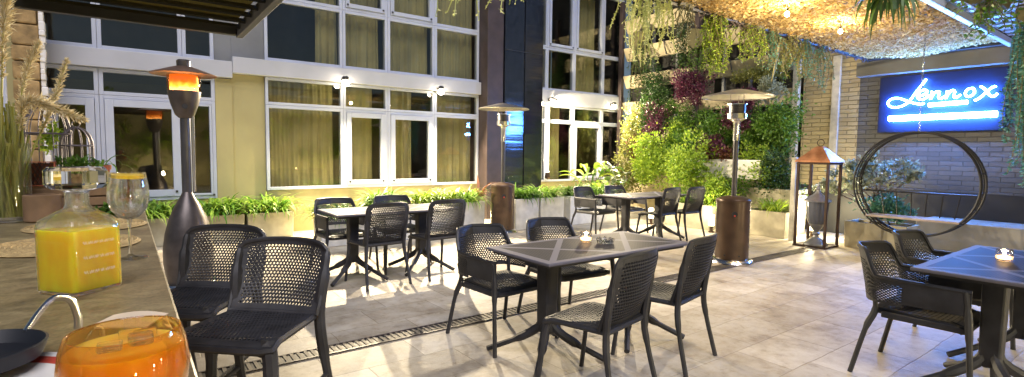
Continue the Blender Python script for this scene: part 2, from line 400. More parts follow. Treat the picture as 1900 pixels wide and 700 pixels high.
# ------------------------------------------------------------------ building facade
FY = 9.4
bld = thing('restaurant_building', 'two storey glass fronted building with white window frames and a glossy black column', 'building', (0,0,0))
def frame_mb(x0, x1, z0, z1, fwid, y0, y1, mid=None):
    m = MB(); e = .002
    x0 += e; x1 -= e; z0 += e; z1 -= e
    m.box(x0, x0+fwid, y0, y1, z0, z1); m.box(x1-fwid, x1, y0, y1, z0, z1)
    m.box(x0+fwid, x1-fwid, y0, y1, z0, z0+fwid); m.box(x0+fwid, x1-fwid, y0, y1, z1-fwid, z1)
    return m
def window(x0, x1, z0, z1, fwid=.045, name='window', leaf=0., yo=0.):
    fr = frame_mb(x0, x1, z0, z1, fwid, FY-.04+yo, FY+.06+yo).build(name, M['frame'], bld, bevel=.004)
    i = fwid
    if leaf:
        frame_mb(x0+fwid+.004, x1-fwid-.004, z0+fwid+.004, z1-fwid-.004, leaf, FY-.06+yo, FY+.02+yo).build('sash', M['frame'], fr, bevel=.004)
        i += leaf
        for hx in (x0+i-.03, x1-i+.03): MB().box(hx-.015, hx+.015, FY-.075+yo, FY-.061+yo, z0+i-.035, z0+i-.005).build('hinge', M['camera'], fr)
    MB().box(x0+i+.001, x1-i-.001, FY-.005+yo, FY+.003+yo, z0+i+.001, z1-i-.001).build('pane', M['pane'], fr)
    return fr
XS = [1.88, 3.16, 4.0, 4.98, 6.02]
for k in range(4):
    a, b = XS[k], XS[k+1]
    window(a, b, .72, 2.13, .05, 'door' if k in (1,2) else 'window', .085 if k in (1,2) else 0)
    window(a, b, 2.13, 2.58, .045)
    window(a, b, 2.84, 3.86, .05)
    window(a, b, 3.86, 5.3, .05, 'window', .07 if k in (1,2) else 0)
XR = [7.46, 7.87, 8.72, 9.70, 10.42]
for k in range(4):
    a, b = XR[k], XR[k+1]
    window(a, b, .72, 2.13, .045, 'door' if k == 2 else 'window', .06 if k == 2 else 0)
    window(a, b, 2.13, 2.50, .04)
    window(a, b, 2.84, 3.80, .045)
    window(a, b, 3.80, 5.3, .045, 'window', .06 if k in (1,2) else 0)
XL = [-.86, -.26, .74, 1.16]
for k in range(3):
    a, b = XL[k], XL[k+1]
    window(a, b, .62, 2.13, .05, 'door' if k < 2 else 'window', .1 if k < 2 else .03)
    window(a, b, 2.13, 2.50, .05)
    window(a, b, 2.76, 3.9, .05)
MB().box(1.40, 6.02, FY-.13, FY+.1, 2.583, 2.837).build('band', M['band'], bld, bevel=.008)
MB().box(7.46, 10.42, FY-.13, FY+.1, 2.503, 2.837).build('band', M['band'], bld, bevel=.008)
MB().box(-.9, 1.398, FY-.12, FY+.1, 2.503, 2.757).build('band', M['band'], bld, bevel=.008)
MB().box(1.163, 1.40, FY-.03, FY+.12, 0, 2.49).box(1.402, 1.877, FY+.0, FY+.12, 0, 2.58).build('yellow_wall', M['yellow'], bld)
MB().box(1.402, 1.877, FY-.02, FY+.12, 2.84, 5.3).box(1.163, 1.40, FY-.02, FY+.12, 2.76, 5.3).build('upper_wall', M['greywall'], bld)
MB().box(1.88, 6.02, FY-.02, FY+.12, 0, .717).box(7.46, 10.42, FY-.02, FY+.12, 0, .717).box(-.86, 1.16, FY-.02, FY+.12, 0, .617).build('base_wall', mat('base_plaster', (.27,.24,.11), .8, 0, .3, 2, .3), bld)
MB().box(-4, -1.02, FY-.2, FY+.1, 0, 5.3).build('yellow_wall', M['yellow'], bld)
MB().box(-.86, 1.16, FY-.02, FY+.12, 3.9, 5.3).build('upper_wall', M['greywall'], bld)
# inside of the rooms: back walls, slab between the storeys, ceilings
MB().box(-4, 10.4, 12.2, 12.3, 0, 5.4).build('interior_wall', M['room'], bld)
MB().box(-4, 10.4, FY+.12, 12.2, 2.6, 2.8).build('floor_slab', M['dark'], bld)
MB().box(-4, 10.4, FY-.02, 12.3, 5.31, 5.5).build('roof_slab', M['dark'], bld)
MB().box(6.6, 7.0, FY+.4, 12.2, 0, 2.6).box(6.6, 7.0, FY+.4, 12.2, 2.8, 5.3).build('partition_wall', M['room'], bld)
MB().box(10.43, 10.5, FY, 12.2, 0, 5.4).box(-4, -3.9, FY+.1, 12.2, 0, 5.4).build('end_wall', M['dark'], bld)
# black column of three upright panels
c1 = MB().box(6.03, 6.43, 9.06, 9.5, 0, 5.3).build('column', M['brownmetal'], bld, bevel=.01)
MB().add([(6.45,9.03,0),(6.93,9.0,0),(6.93,9.5,0),(6.45,9.5,0),(6.45,9.03,5.3),(6.93,9.0,5.3),(6.93,9.5,5.3),(6.45,9.5,5.3)],[(0,3,2,1),(4,5,6,7),(0,1,5,4),(1,2,6,5),(2,3,7,6),(3,0,4,7)]).build('column_panel', M['blackgloss'], c1, bevel=.006)
MB().box(6.955, 7.45, 9.0, 9.5, 0, 5.3).build('column_panel', M['blackgloss'], c1, bevel=.006)
MB().box(6.44, 7.455, 8.993, 9.0, 3.52, 3.535).build('panel_joint', M['camera'], c1)

# curtains hanging behind the glass
def curtain(x0, x1, z0, z1, label, y=9.60, amp=.035, n=9):
    rr = random.Random(label); W_ = x1-x0
    hs = [(rr.uniform(5,11), rr.uniform(0,6), rr.uniform(.3,.8)), (rr.uniform(14,24), rr.uniform(0,6), rr.uniform(.5,1.)), (rr.uniform(28,44), rr.uniform(0,6), rr.uniform(.2,.5))]
    def fn(u, v):
        x = x0+W_*u; d = sum(a*math.sin(f*(x-x0)*2+p+.5*math.sin(v*2+p)) for f, p, a in hs)
        return (x+.012*math.sin(v*3+u*9), y+amp*.85*d*(1.1-.5*v), z0+(z1-z0)*v)
    o = MB().grid(fn, 120, 6).build('curtain', M['curtain'], smooth='all')
    tag(o, label, 'curtain', 'pleated curtains behind the glass')
W = ['ground floor pane beside the yellow wall', 'left leaf of the white double doors', 'right leaf of the white double doors', 'ground floor pane beside the black column']
for k, (a, b) in enumerate([(1.95, 3.05), (3.22, 3.80), (4.05, 4.60), (5.05, 5.98)]):
    curtain(a, b, .1, 2.55, 'beige pleated curtain behind the ' + W[k], n=int(11*(b-a))+2)
U = ['upper pane above the yellow wall', 'second upper pane from the grey wall', 'third upper pane from the grey wall', 'upper pane touching the black column']
for k, (a, b) in enumerate([(2.75, 3.14), (3.18, 3.92), (4.02, 4.95), (5.1, 5.98)]):
    curtain(a, b, 2.85, 5.25, 'dim beige curtain behind the ' + U[k], n=int(12*(b-a))+2)
curtain(7.5, 7.84, .1, 2.5, 'narrow lit curtain right of the black column on the ground floor', n=4)
curtain(7.95, 8.5, .1, 2.5, 'lit curtain behind the glass next to the glowing white mullion', n=6)
curtain(7.5, 7.85, 2.85, 5.2, 'narrow upstairs curtain right of the black column', n=4)
curtain(8.9, 9.6, 2.85, 5.2, 'upstairs curtain in the far right window bay', n=7)

# stone pillar with a pale edge, pipe
fnp = lambda u, v: None
p = thing('stone_pillar', 'rough stone pillar with a pale ragged edge left of the white doors', 'pillar', (-.93, 8.95, 0))
mb = MB(); z = 0
while z < 3.4:
    h = rnd.uniform(.16, .30); mb.box(-.13-rnd.uniform(0,.02), .10+rnd.uniform(0,.02), -.12-rnd.uniform(0,.02), .12, z, z+h-.012); z += h
mb.build('stone_shaft', M['stone'], p, bevel=.02)
mb = MB(); z = .0
while z < 3.4:
    h = rnd.uniform(.05, .12); mb.box(.121, .165+rnd.uniform(0,.02), -.11-rnd.uniform(0,.03), .0, z, z+h); z += h
mb.build('plaster_edge', M['white'], p, bevel=.01)
tag(MB().tube([(-1.12, 8.6, 0), (-1.12, 8.6, 3.4)], .028, 12).build('drain_pipe', M['frame'], smooth=True), 'pale vertical drain pipe on the yellow wall at the left edge', 'pipe')

# wall spotlights on the band
def spotlight(x, z, label, energy, tilt=(-.05,-.85,-.75), rear=FY-.13):
    t = thing('wall_spotlight', label, 'spotlight', (x, rear, z), 0, 'small spotlights on the white facade band')
    MB().box(-.05, .05, -.012, -.001, -.05, .05).tube([(0,-.01,0),(0,-.07,-.02)], .014, 8).build('bracket', M['camera'], t)
    MB().lathe([(.05,0),(.055,.02),(.055,.05),(.03,.065)], 16).build('housing', M['camera'], t, smooth=True).location = (0,-.10,.018)
    o = MB().lathe([(.001,-.07),(.03,-.062),(.055,-.035),(.06,0.),(.052,.025),(.03,.038)], 16, cap0=True).build('lens', M['bulb'], t, smooth=True); o.location = (0,-.10,-.022)
    lamp('spot_lamp', 'SPOT', (0,-.19,-.10), energy, (1,.82,.54), t, .03, tilt, 150, .5)
    return t
spotlight(3.14, 2.60, 'bright spotlight above the left side of the double doors', 1450)
spotlight(5.02, 2.59, 'bright spotlight on the band left of the black column', 1450)
spotlight(7.53, 2.52, 'spotlight on the band just right of the black column', 900, (.78,-.6,-.12))
spotlight(9.92, 2.60, 'starry spotlight at the corner where facade meets planted wall', 900, (-.5,-.7,-.5))
t = thing('security_camera', 'small dark security camera above the glowing white mullion', 'camera', (7.87, FY-.131, 2.60))
MB().box(-.04,.04,-.012,0,-.04,.04).tube([(0,-.01,0),(0,-.09,.02)], .014, 8).build('bracket', M['camera'], t)
MB().tube([(-.06,-.10,.03),(.10,-.16,-.02)], .042, 12).build('camera_body', M['camera'], t, smooth=True)

# uplight that bleaches the mullion right of the column
t = thing('uplight', 'small brown uplight at the foot of the glowing white mullion', 'uplight', (7.80, 9.20, .80))
MB().lathe([(.05,0),(.07,.03),(.055,.12),(.04,.16)], 14).build('housing', M['bronze'], t, smooth=True)
MB().lathe([(.034,.162),(.034,.166)], 12).build('lens', M['bulb'], t)
lamp('uplight_lamp', 'SPOT', (0,0,.2), 60, (1,.82,.5), t, .02, (.12,.22,1), 70, .8)
tag(MB().tube([(7.87, FY-.10, .80), (7.87, FY-.10, 2.50)], .036, 8).build('mullion_glow', emit('uplight_glow', (1,.9,.62), 5)), 'glowing tube standing in for the uplight on the mullion right of the column', 'mullion glow')  # lit look of the mullion put in as emission, no lamp here

# ------------------------------------------------------------------ right side: planted wall, brick wall, sign
WX = 10.4
pw = thing('louvred_wall', 'wall of stacked beige concrete troughs between grey posts behind the climbing plants', 'wall', (WX,0,0))
for z0 in (1.05, 1.71, 2.38, 3.05, 3.73, 4.42):
    for y0, y1 in ((4.95, 7.05), (7.07, 9.2)):
        m = MB(); e = rnd.uniform(-.01,.01)
        m.add([(-.02,y0,z0+e),(-.02,y1,z0+e),(-.16,y0,z0+.30+e),(-.16,y1,z0+.30+e),(.1,y0,z0+.30+e),(.1,y1,z0+.30+e),(.1,y0,z0+e),(.1,y1,z0+e)],
              [(0,1,3,2),(2,3,5,4),(4,5,7,6),(6,7,1,0),(0,2,4,6),(1,7,5,3)])
        m.build('trough', M['trough'], pw, bevel=.01)
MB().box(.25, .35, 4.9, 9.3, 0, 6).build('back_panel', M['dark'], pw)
MB().box(-.02, .12, 4.95, 9.2, 0, 1.0).build('base_wall', M['trough'], pw)
for y in (4.88, 7.06, 9.26):
    MB().box(-.20, -.1, y-.055, y+.055, 0, 5.2).build('post', M['post'] if y < 6 else M['brownmetal'], pw, bevel=.006)
m = MB()
for y in (5.9, 6.5, 7.7, 8.4): m.box(-.0, .06, y-.03, y+.03, 1.0, 5.2)
m.build('bracket_rail', M['greywall'], pw)
for y, z in ((6.2, 3.22), (7.6, 3.2), (5.6, 2.5), (7.9, 3.9), (6.6, 3.86)):
    MB().tube([(-.13, y, z-.17), (-.18, y+.06, z+.17)], .015, 6).build('strap', M['camera'], pw)

bw = thing('brick_wall', 'split brick wall, shade painted in behind the round swing and lamp light beside the copper lantern', 'wall', (WX,0,0))
MB().box(0, .3, -4, 3.868, .86, 3.3).build('brick_face', M['brick'], bw)  # same brick as its neighbour, shade put into the colour
MB().box(-.004, .3, 3.87, 4.82, .86, 3.3).build('brick_face', M['brick_lit'], bw)  # same brick again, warm lamp light put into the colour
MB().box(-.01, .3, -4, 4.82, 0, .858).build('black_base', M['navy'], bw)
MB().box(-.22, -.002, -1, 3.86, 2.76, 3.0).build('fascia_beam', M['greyconc'], bw, bevel=.01)
MB().box(-.05, -.003, 4.17, 4.31, .86, 3.2).build('downpipe', M['post'], bw, bevel=.015)
tag(MB().box(9.62, WX-.012, -2, 2.72, 0, .46).build('concrete_ledge', M['ledge'], bevel=.015), 'low grey concrete ledge along the black base of the brick wall', 'ledge')

sg = thing('neon_sign', 'blue board with white neon script lettering and a long neon bar', 'sign', (10.33, 0, 0))
MB().box(-.015, .05, 1.93, 3.54, 1.80, 2.73).build('sign_board', M['signboard'], sg, bevel=.01)
ST = {'letter_l': [[(2.882,2.631),(2.933,2.551),(2.992,2.462),(3.045,2.372),(3.092,2.297),(3.148,2.249),(3.22,2.218),(3.303,2.214),(3.366,2.245),(3.384,2.3),(3.341,2.35),(3.258,2.362),(3.167,2.329),(3.091,2.288),(3.017,2.263),(2.945,2.244),(2.889,2.249)]],
'letter_e': [[(2.988,2.362),(2.925,2.382),(2.870,2.412),(2.866,2.448),(2.905,2.468),(2.957,2.442),(2.988,2.382),(2.966,2.328),(2.905,2.316),(2.835,2.372)]],
'letter_n': [[(2.799,2.434),(2.811,2.312),(2.779,2.394),(2.733,2.428),(2.704,2.404),(2.714,2.338),(2.686,2.311),(2.636,2.344)]],
'letter_n#': [[(2.609,2.425),(2.621,2.31),(2.59,2.39),(2.546,2.429),(2.516,2.405),(2.525,2.335),(2.498,2.314),(2.441,2.353)]],
'letter_o': [[(2.323,2.442),(2.366,2.425),(2.39,2.37),(2.366,2.323),(2.316,2.327),(2.282,2.378),(2.297,2.43),(2.323,2.442)]],
'letter_x': [[(2.218,2.46),(2.167,2.412),(2.127,2.349),(2.088,2.303),(2.047,2.311),(2.025,2.338)], [(2.043,2.444),(2.095,2.422),(2.152,2.359),(2.215,2.289),(2.274,2.249)]]}
for k, ss in ST.items():
    m = MB()
    for i, s in enumerate(ss):
        m.tube(bez([(-.075-.01*i, y, z) for y, z in s], 6), .0125, 8)
    m.build(k.rstrip('#'), M['neon'], sg, smooth=True)
MB().tube([(-.075,2.831,2.222),(-.075,2.355,2.236)], .029, 10).build('underline_tube', M['neon'], sg, smooth=True)
MB().tube([(-.085,3.354,2.028),(-.085,2.01,2.040)], .044, 10).build('neon_bar', M['neon'], sg, smooth=True)

# ------------------------------------------------------------------ pergola: beams, camouflage net, bulbs
pg = thing('pergola', 'dark steel pergola frame carrying the netting over the right half of the patio', 'pergola', (0,0,0))
MB().tube([(1.6,3.66,3.03),(10.2,3.66,3.03)], .035, 8).build('beam', M['blackmetal'], pg)
MB().box(4.2, 10.3, 1.86, 1.93, 2.98, 3.06).build('beam', M['frame'], pg, bevel=.008)
MB().box(4.2, 10.3, .98, 1.04, 2.98, 3.06).build('beam', M['greywall'], pg, bevel=.008)
MB().box(10.02, 10.14, 1.0, 3.72, 3.002, 3.05).build('end_beam', M['navy'], pg)
MB().tube([(4.3,1.9,3.03),(4.3,3.66,3.03)], .03, 8).build('cross_beam', M['blackmetal'], pg)
MB().tube([(7.2,3.66,3.03),(10.3,5.4,2.75)], .018, 8).build('brace', M['yellow'], pg)
m = MB()
for k in range(11): m.box(7.2+k*.27, 7.3+k*.27, 1.05, 1.85, 3.06, 3.075)
m.build('roof_slat', M['frame'], pg)
MB().box(7, 10.3, .9, 1.95, 3.16, 3.17).build('roof_sheet', mat('roof_sheet', (.30,.38,.42), .4), pg)

def net():
    m = MB(); r = random.Random(3)
    for _ in range(40000):
        x = r.uniform(4.35, 10.05); y = r.uniform(1.95, 3.62)
        z = 3.05+.05*noise.noise((x*1.1, y*1.1, 0))+r.uniform(-.03,.05) + .05*math.sin((y-1.9)/1.75*PI)*-1
        L = r.uniform(.012,.032); a = r.uniform(0, 2*PI); tl = r.gauss(0,.7)
        d = Vector((math.cos(a), math.sin(a), math.sin(tl)*.6))*L; q = Vector((-math.sin(a), math.cos(a), r.gauss(0,.5)))*L*.45
        c = Vector((x,y,z)); m.add([c-d, c+q, c+d, c-q], [(0,1,2,3)])
    o = m.build('camouflage_net', M['net'], recalc=False)
    m2 = MB()
    for k in range(24): y = 1.95+k*.073; m2.tube([(4.35,y,3.08),(7.2,y,3.04),(10.05,y,3.08)], .004, 4)
    m2.build('net_cord', M['stem'], o)
    tag(o, 'golden and white camouflage style leaf netting stretched under the pergola roof', 'netting')
net()
m = MB(); r = random.Random(17)  # unseen netting, added to cast dappled shade on the foreground
for _ in range(9000):
    x, y = r.uniform(2.9, 10.0), r.uniform(-2.4, 1.0)
    if noise.noise((x*.9, y*.9, 4.)) > .22: continue
    L = r.uniform(.04,.085); a = r.uniform(0, 2*PI); d = Vector((math.cos(a), math.sin(a), r.gauss(0,.3)))*L; q = Vector((-math.sin(a), math.cos(a), r.gauss(0,.4)))*L*.5
    c = Vector((x, y, 3.06+r.gauss(0,.03))); m.add([c-d, c+q, c+d, c-q], [(0,1,2,3)])
o = m.build('camouflage_net', M['net'], recalc=False); tag(o, 'unseen leaf netting added above the frame to shade the near half of the patio', 'netting')
m = MB()
for k in range(18): m.tube([(2.9, -2.4+k*.2, 3.06), (10.0, -2.4+k*.2, 3.06)], .005, 4)
m.build('net_cord', M['stem'], o)
def bulb(x, y, label, e=30, z=2.88):
    t = thing('pendant_bulb', label, 'light bulb', (x,y,z), 0, 'bare bulbs tucked under the netting')
    MB().tube([(0,0,.03),(0,0,.14)], .004, 6).build('cord', M['camera'], t)
    MB().lathe([(.012,.02),(.014,.035),(.012,.05)], 10).build('socket', M['camera'], t, smooth=True)
    MB().lathe([(.001,-.03),(.016,-.024),(.024,-.008),(.02,.01),(.011,.021)], 12).build('bulb_glass', M['bulb'], t, smooth=True)
    lamp('bulb_lamp', 'POINT', (0,0,-.05), e, (1,.78,.45), t, .04)
bulb(5.62, 2.81, 'bulb in the netting close to the top edge of the picture', 85)
bulb(6.88, 2.80, 'lone bulb in the middle of the golden netting above the tall heater', 85)

# hanging plants
def hang(name, label, top, strands, lmin, lmax, spread, leaf, m, seed, lw=.5, curl=.05, dens=60, tubes=True, group='plants hanging from the pergola beam'):
    r = random.Random(seed); mb = MB(); st = MB()
    for _ in range(strands):
        x0 = top[0]+r.uniform(-1,1)*spread[0]; y0 = top[1]+r.uniform(-1,1)*spread[1]; z0 = top[2]+r.uniform(-.03,.05)
        ln = lmin+(lmax-lmin)*r.random()**1.5
        px, py = r.uniform(0,9), r.uniform(0,9); pts = []
        out = Vector((r.gauss(0,1), r.gauss(0,1), 0))*.08
        K = 8
        for k in range(K+1):
            t = k/K
            pts.append(Vector((x0+out.x*math.sqrt(t)+curl*math.sin(px+t*4)*t, y0+out.y*math.sqrt(t)+curl*math.sin(py+t*5)*t, z0-ln*t)))
        if r.random() < .5: pts[-1] += Vector((r.gauss(0,.03), r.gauss(0,.03), .02))
        if tubes: st.tube(pts, [.005]*(K)+[.003], 4)
        for k in range(int(ln*dens)):
            t = r.random(); f = t*K; i = min(int(f), K-1); p = pts[i].lerp(pts[i+1], f-i)
            a = r.uniform(0, 2*PI); d = Vector((math.cos(a), math.sin(a), r.uniform(-1.,.35))).normalized()*leaf*r.uniform(.6,1.2)
            q = d.cross(Vector((r.gauss(0,1), r.gauss(0,1), r.gauss(0,1)))).normalized()*leaf*lw*.5
            mb.add([p, p+d*.5+q, p+d, p+d*.5-q], [(0,1,2,3)])
    st.tube([(top[0]-spread[0]*1.05, top[1], top[2]+.02), (top[0], top[1]+.01, top[2]+.03), (top[0]+spread[0]*1.05, top[1], top[2]+.02)], max(.02, spread[1]), 7)
    o = mb.build(name, m, recalc=False)
    if tubes: st.build('stem', M['g_string'] if m == M['g_string'] else M['stem'], o)
    tag(o, label, 'hanging plant', group); return o
HZ = 3.03
hang('hanging_plant', 'pale stringy plant dangling longest from the beam in front of the black windows', (4.42,3.66,HZ+.15), 60, .3, .86, (.32,.12), .028, M['g_string'], 1, dens=80)
hang('hanging_plant', 'cream tendrils hanging between the long stringy plant and the dense green one', (5.02,3.64,HZ), 18, .15, .62, (.12,.05), .022, M['g_pale'], 2)
hang('hanging_plant', 'dense light green trailing plant, a thick column beside the netting edge', (5.62,3.66,HZ), 70, .35, .72, (.11,.08), .034, M['g_lime'], 3, dens=110)
hang('hanging_plant', 'yellow green tuft on the beam above the tall heater', (6.45,3.66,HZ), 55, .15, .5, (.20,.08), .035, M['g_lime'], 4, dens=70)
hang('hanging_plant', 'small teal green tuft left of the pale post', (6.95,3.66,HZ), 36, .2, .55, (.10,.06), .035, M['g_teal'], 5, dens=70)
hang('hanging_plant', 'yellowish trailing tuft over the brick wall next to the pale post', (7.45,3.66,HZ), 30, .2, .55, (.14,.06), .035, M['g_olive'], 6, dens=70)
hang('hanging_plant', 'pointed teal trailing plant in front of the bricks', (7.85,3.66,HZ), 34, .25, .75, (.08,.05), .035, M['g_teal'], 7, dens=70)
hang('hanging_plant', 'slim blue green trailing plant nearest the sign corner', (8.35,3.66,HZ), 18, .25, .75, (.07,.05), .033, M['g_teal'], 8, dens=65)
hang('hanging_plant', 'short pale tuft hanging at the top in front of the upper windows', (2.12,3.66,HZ+.05), 34, .3, .68, (.13,.08), .03, M['g_string'], 9)
hang('hanging_plant', 'tiny curled tendrils hanging at the top of the black column', (2.66,3.66,HZ+.05), 14, .25, .56, (.08,.05), .026, M['g_string'], 10)
hang('trailing_plant', 'blue lit trailing plant curtain at the right edge beside the sign', (8.3,1.36,3.0), 70, .6, 2.0, (.25,.14), .045, M['g_teal'], 11, dens=150, group='foliage at the right edge')
hang('trailing_plant', 'bright green leafy bunch in the top right corner', (6.9,1.5,3.02), 30, .15, .45, (.30,.18), .06, M['g_mid'], 12, dens=60, group='foliage at the right edge')
# bare twigs and cables wound along the beam
m = MB(); r = random.Random(21)
for k in range(46):
    x = r.uniform(5.2, 9.8); L = r.uniform(.3,.9)
    pts = [(x+L*t/5, 3.66+r.gauss(0,.035), 3.03+r.gauss(0,.035)) for t in range(6)]
    m.tube(bez(pts, 3), r.uniform(.004,.012), 5)
tag(m.build('twig_garland', M['twig'], smooth=True), 'tangle of dark twigs wound along the pergola beam', 'garland')
# strap leaved plant hanging through the net
def straps(mb, base, n, lmin, lmax, wid, r, rise=.7, droop=1., spread=.03, K=6):
    for _ in range(n):
        a = r.uniform(0, 2*PI); L = r.uniform(lmin, lmax); wd = wid*r.uniform(.7,1.2)
        dx, dy = math.cos(a), math.sin(a); el = r.uniform(.25, 1.)*rise
        p = Vector(base)+Vector((r.gauss(0,1)*spread, r.gauss(0,1)*spread, 0)); ang = math.atan2(el, .5); dr = droop*r.uniform(.7,1.3)
        vs = []
        for k in range(K+1):
            t = k/K; ww = wd*(.55+.9*t if t < .5 else (1-t)*2.0)*.5
            vs += [p+Vector((-dy*ww, dx*ww, 0)), p+Vector((dy*ww, -dx*ww, 0))]
            aa = ang-dr*2.1*t**1.3
            p = p+Vector((dx*math.cos(aa), dy*math.cos(aa), math.sin(aa)))*(L/K)
        mb.add(vs, [(2*k, 2*k+1, 2*k+3, 2*k+2) for k in range(K)])
m = MB(); straps(m, (6.05,2.05,3.05), 60, .3, .55, .03, random.Random(5), -.6, .5, .06)
o = tag(m.build('strap_plant', M['g_dark'], recalc=False), 'dark spiky strap leaved plant hanging down through the golden netting', 'hanging plant')

# ------------------------------------------------------------------ planters and plants
def planter(x0, x1, y0, y1, h, label, m='concrete', group='concrete planter boxes along the facade', z=0.):
    cx, cy_ = (x0+x1)/2, (y0+y1)/2; a, b = (x1-x0)/2, (y1-y0)/2
    t = thing('planter_box', label, 'planter', (cx, cy_, z), 0, group)
    mb = MB(); e = .03; i = .97
    o = [(-a*i,-b*i,0),(a*i,-b*i,0),(a*i,b*i,0),(-a*i,b*i,0),(-a,-b,h),(a,-b,h),(a,b,h),(-a,b,h),
         (-a+e,-b+e,h),(a-e,-b+e,h),(a-e,b-e,h),(-a+e,b-e,h),(-a+e,-b+e,h-.07),(a-e,-b+e,h-.07),(a-e,b-e,h-.07),(-a+e,b-e,h-.07)]
    f = [(0,3,2,1)] + [(k,(k+1)%4,(k+1)%4+4,k+4) for k in range(4)] + [(k+4,(k+1)%4+4,(k+1)%4+8,k+8) for k in range(4)] + [(k+8,(k+1)%4+8,(k+1)%4+12,k+12) for k in range(4)] + [(12,13,14,15)]
    mb.add(o, f); mb.build('box_body', M[m], t, bevel=.008)
    MB().box(-a+e+.004, a-e-.004, -b+e+.004, b-e-.004, h-.066, h-.04).build('soil', M['soil'], t)
    return t
def strapbed(x0, x1, y0, y1, z, label, m='g_strap', seed=0, dens=26, lmin=.22, lmax=.42, wid=.022, droop=1., group='strap leaved plants in the facade planters', name='strap_plant'):
    r = random.Random(seed); mb = MB()
    for _ in range(max(2, int((x1-x0)*(y1-y0)*dens))+1):
        straps(mb, (r.uniform(x0,x1), r.uniform(y0,y1), z), r.randint(14,20), lmin, lmax, wid, r, 1.1, droop, .02, 5)
    return tag(mb.build(name, M[m], recalc=False), label, 'plant', group)
# left group by the yellow wall
LP = [(-.05,.70,'planter with drooping strap leaves behind the pear shaped heater'), (.74,1.46,'grey planter of strap leaves right of the pear shaped heater'), (1.50,2.18,'grey planter of strap leaves at the end of the yellow wall')]
for k, (a, b, l) in enumerate(LP):
    planter(a, b, 8.90, 9.26, .40, 'weathered box under the ' + ['leaves behind the pear shaped heater', 'leaves just right of the pear shaped heater', 'leaves at the right end of the yellow wall'][k], 'concrete2')
    strapbed(a+.08, b-.08, 8.96, 9.2, .36, 'bushy ' + l, 'g_strap', 30+k, 110, .36, .72, .036)
LQ = [(2.22,2.92),(2.96,3.72),(3.76,4.50),(4.52,5.02)]
ql = ['behind the back left armchair of the far left table', 'behind the two far left tables pedestals', 'behind the right chairs of the far left table', 'just left of the bronze heater drum']
for k, (a, b) in enumerate(LQ):
    planter(a, b, 7.58, 7.96, .54 if k else .40, 'long white box ' + ql[k])
    strapbed(a+.06, b-.06, 7.64, 7.9, .50 if k else .36, 'grassy green clump growing ' + ql[k], 'g_strap' if k != 2 else 'g_lime', 40+k, 120, .34, .66, .03)
LR = [(5.58,6.12),(6.16,6.74),(6.90,7.50),(7.56,8.2)]
rl = ['just right of the bronze heater', 'second to the right of the bronze heater', 'behind the left armchair of the far right table', 'behind the middle of the far right table']
for k, (a, b) in enumerate(LR):
    planter(a, b, 7.44, 7.86, .56, 'white box ' + rl[k])
    strapbed(a+.06, b-.06, 7.5, 7.8, .52, 'leafy clump ' + rl[k], ['g_mid','g_strap','g_mid','g_strap'][k], 50+k, 110, .30, .58, .03)
planter(8.62, 9.15, 5.55, 6.55, .46, 'tan concrete box behind the right chairs of the far right table', 'concrete2', 'concrete planters below the planted wall')
planter(8.86, 9.35, 4.30, 5.02, .44, 'tan concrete box right of the tall heater', 'concrete2', 'concrete planters below the planted wall')
planter(9.30, 9.75, 5.0, 6.6, .36, 'raised white trough high behind the tall heater', 'concrete', 'concrete planters below the planted wall', .95)
planter(9.35, 9.85, 4.4, 5.9, .80, 'tall grey box behind the tall heater', 'concrete2', 'concrete planters below the planted wall')
planter(8.95, 9.45, 2.62, 3.44, .40, 'tan concrete box under the round swing', 'concrete2', 'concrete planters below the planted wall')

def leaves(mb, c, rad, n, size, r, k=9, lw=.55, up_=.3, shell=.55):
    c = Vector(c); cs = []
    for _ in range(k):
        d = Vector((r.gauss(0,1), r.gauss(0,1), r.gauss(0,1))).normalized()*r.uniform(.25,.95)
        cs.append((Vector((c.x+d.x*rad[0], c.y+d.y*rad[1], c.z+d.z*rad[2])), r.uniform(.2,.5)))
    for _ in range(n):
        q, s = r.choice(cs); d = Vector((r.gauss(0,1), r.gauss(0,1), r.gauss(0,1))).normalized()
        t = s*(shell+(1-shell)*r.random())*(1.+.6*(r.random()<.15))
        p = Vector((q.x+d.x*rad[0]*t, q.y+d.y*rad[1]*t, q.z+d.z*rad[2]*t))
        a = (d+Vector((r.gauss(0,.6), r.gauss(0,.6), r.gauss(0,.6)+up_))).normalized()*size*r.uniform(.6,1.3)
        w_ = a.cross(Vector((r.gauss(0,1), r.gauss(0,1), r.gauss(0,1)))).normalized()*size*lw*.5
        fold = a.cross(w_).normalized()*size*.08
        mb.add([p, p+a*.45+w_+fold, p+a, p+a*.45-w_+fold], [(0,1,2,3)])
def clump(label, c, rad, n, size, m, seed, lw=.55, k=9, group='clumps of the planted wall', name='wall_plant', cat='plant', stems=0):
    r = random.Random(seed); mb = MB(); leaves(mb, c, rad, n, size, r, k, lw)
    o = mb.build(name, M[m], recalc=False); tag(o, label, cat, group)
    if stems:
        s = MB()
        for _ in range(stems):
            p = Vector((c[0]+r.gauss(0,.25)*rad[0], c[1]+r.gauss(0,.25)*rad[1], c[2]-rad[2]))
            e = Vector((c[0]+r.uniform(-.7,.7)*rad[0], c[1]+r.uniform(-.7,.7)*rad[1], c[2]+r.uniform(-.2,.7)*rad[2]))
            mid = p.lerp(e,.5)+Vector((r.gauss(0,.04), r.gauss(0,.04), 0)); s.tube(bez([p,mid,e],4), [.009]*5+[.005]*4, 5)
        s.build('stem', M['stem'], o)
    return o
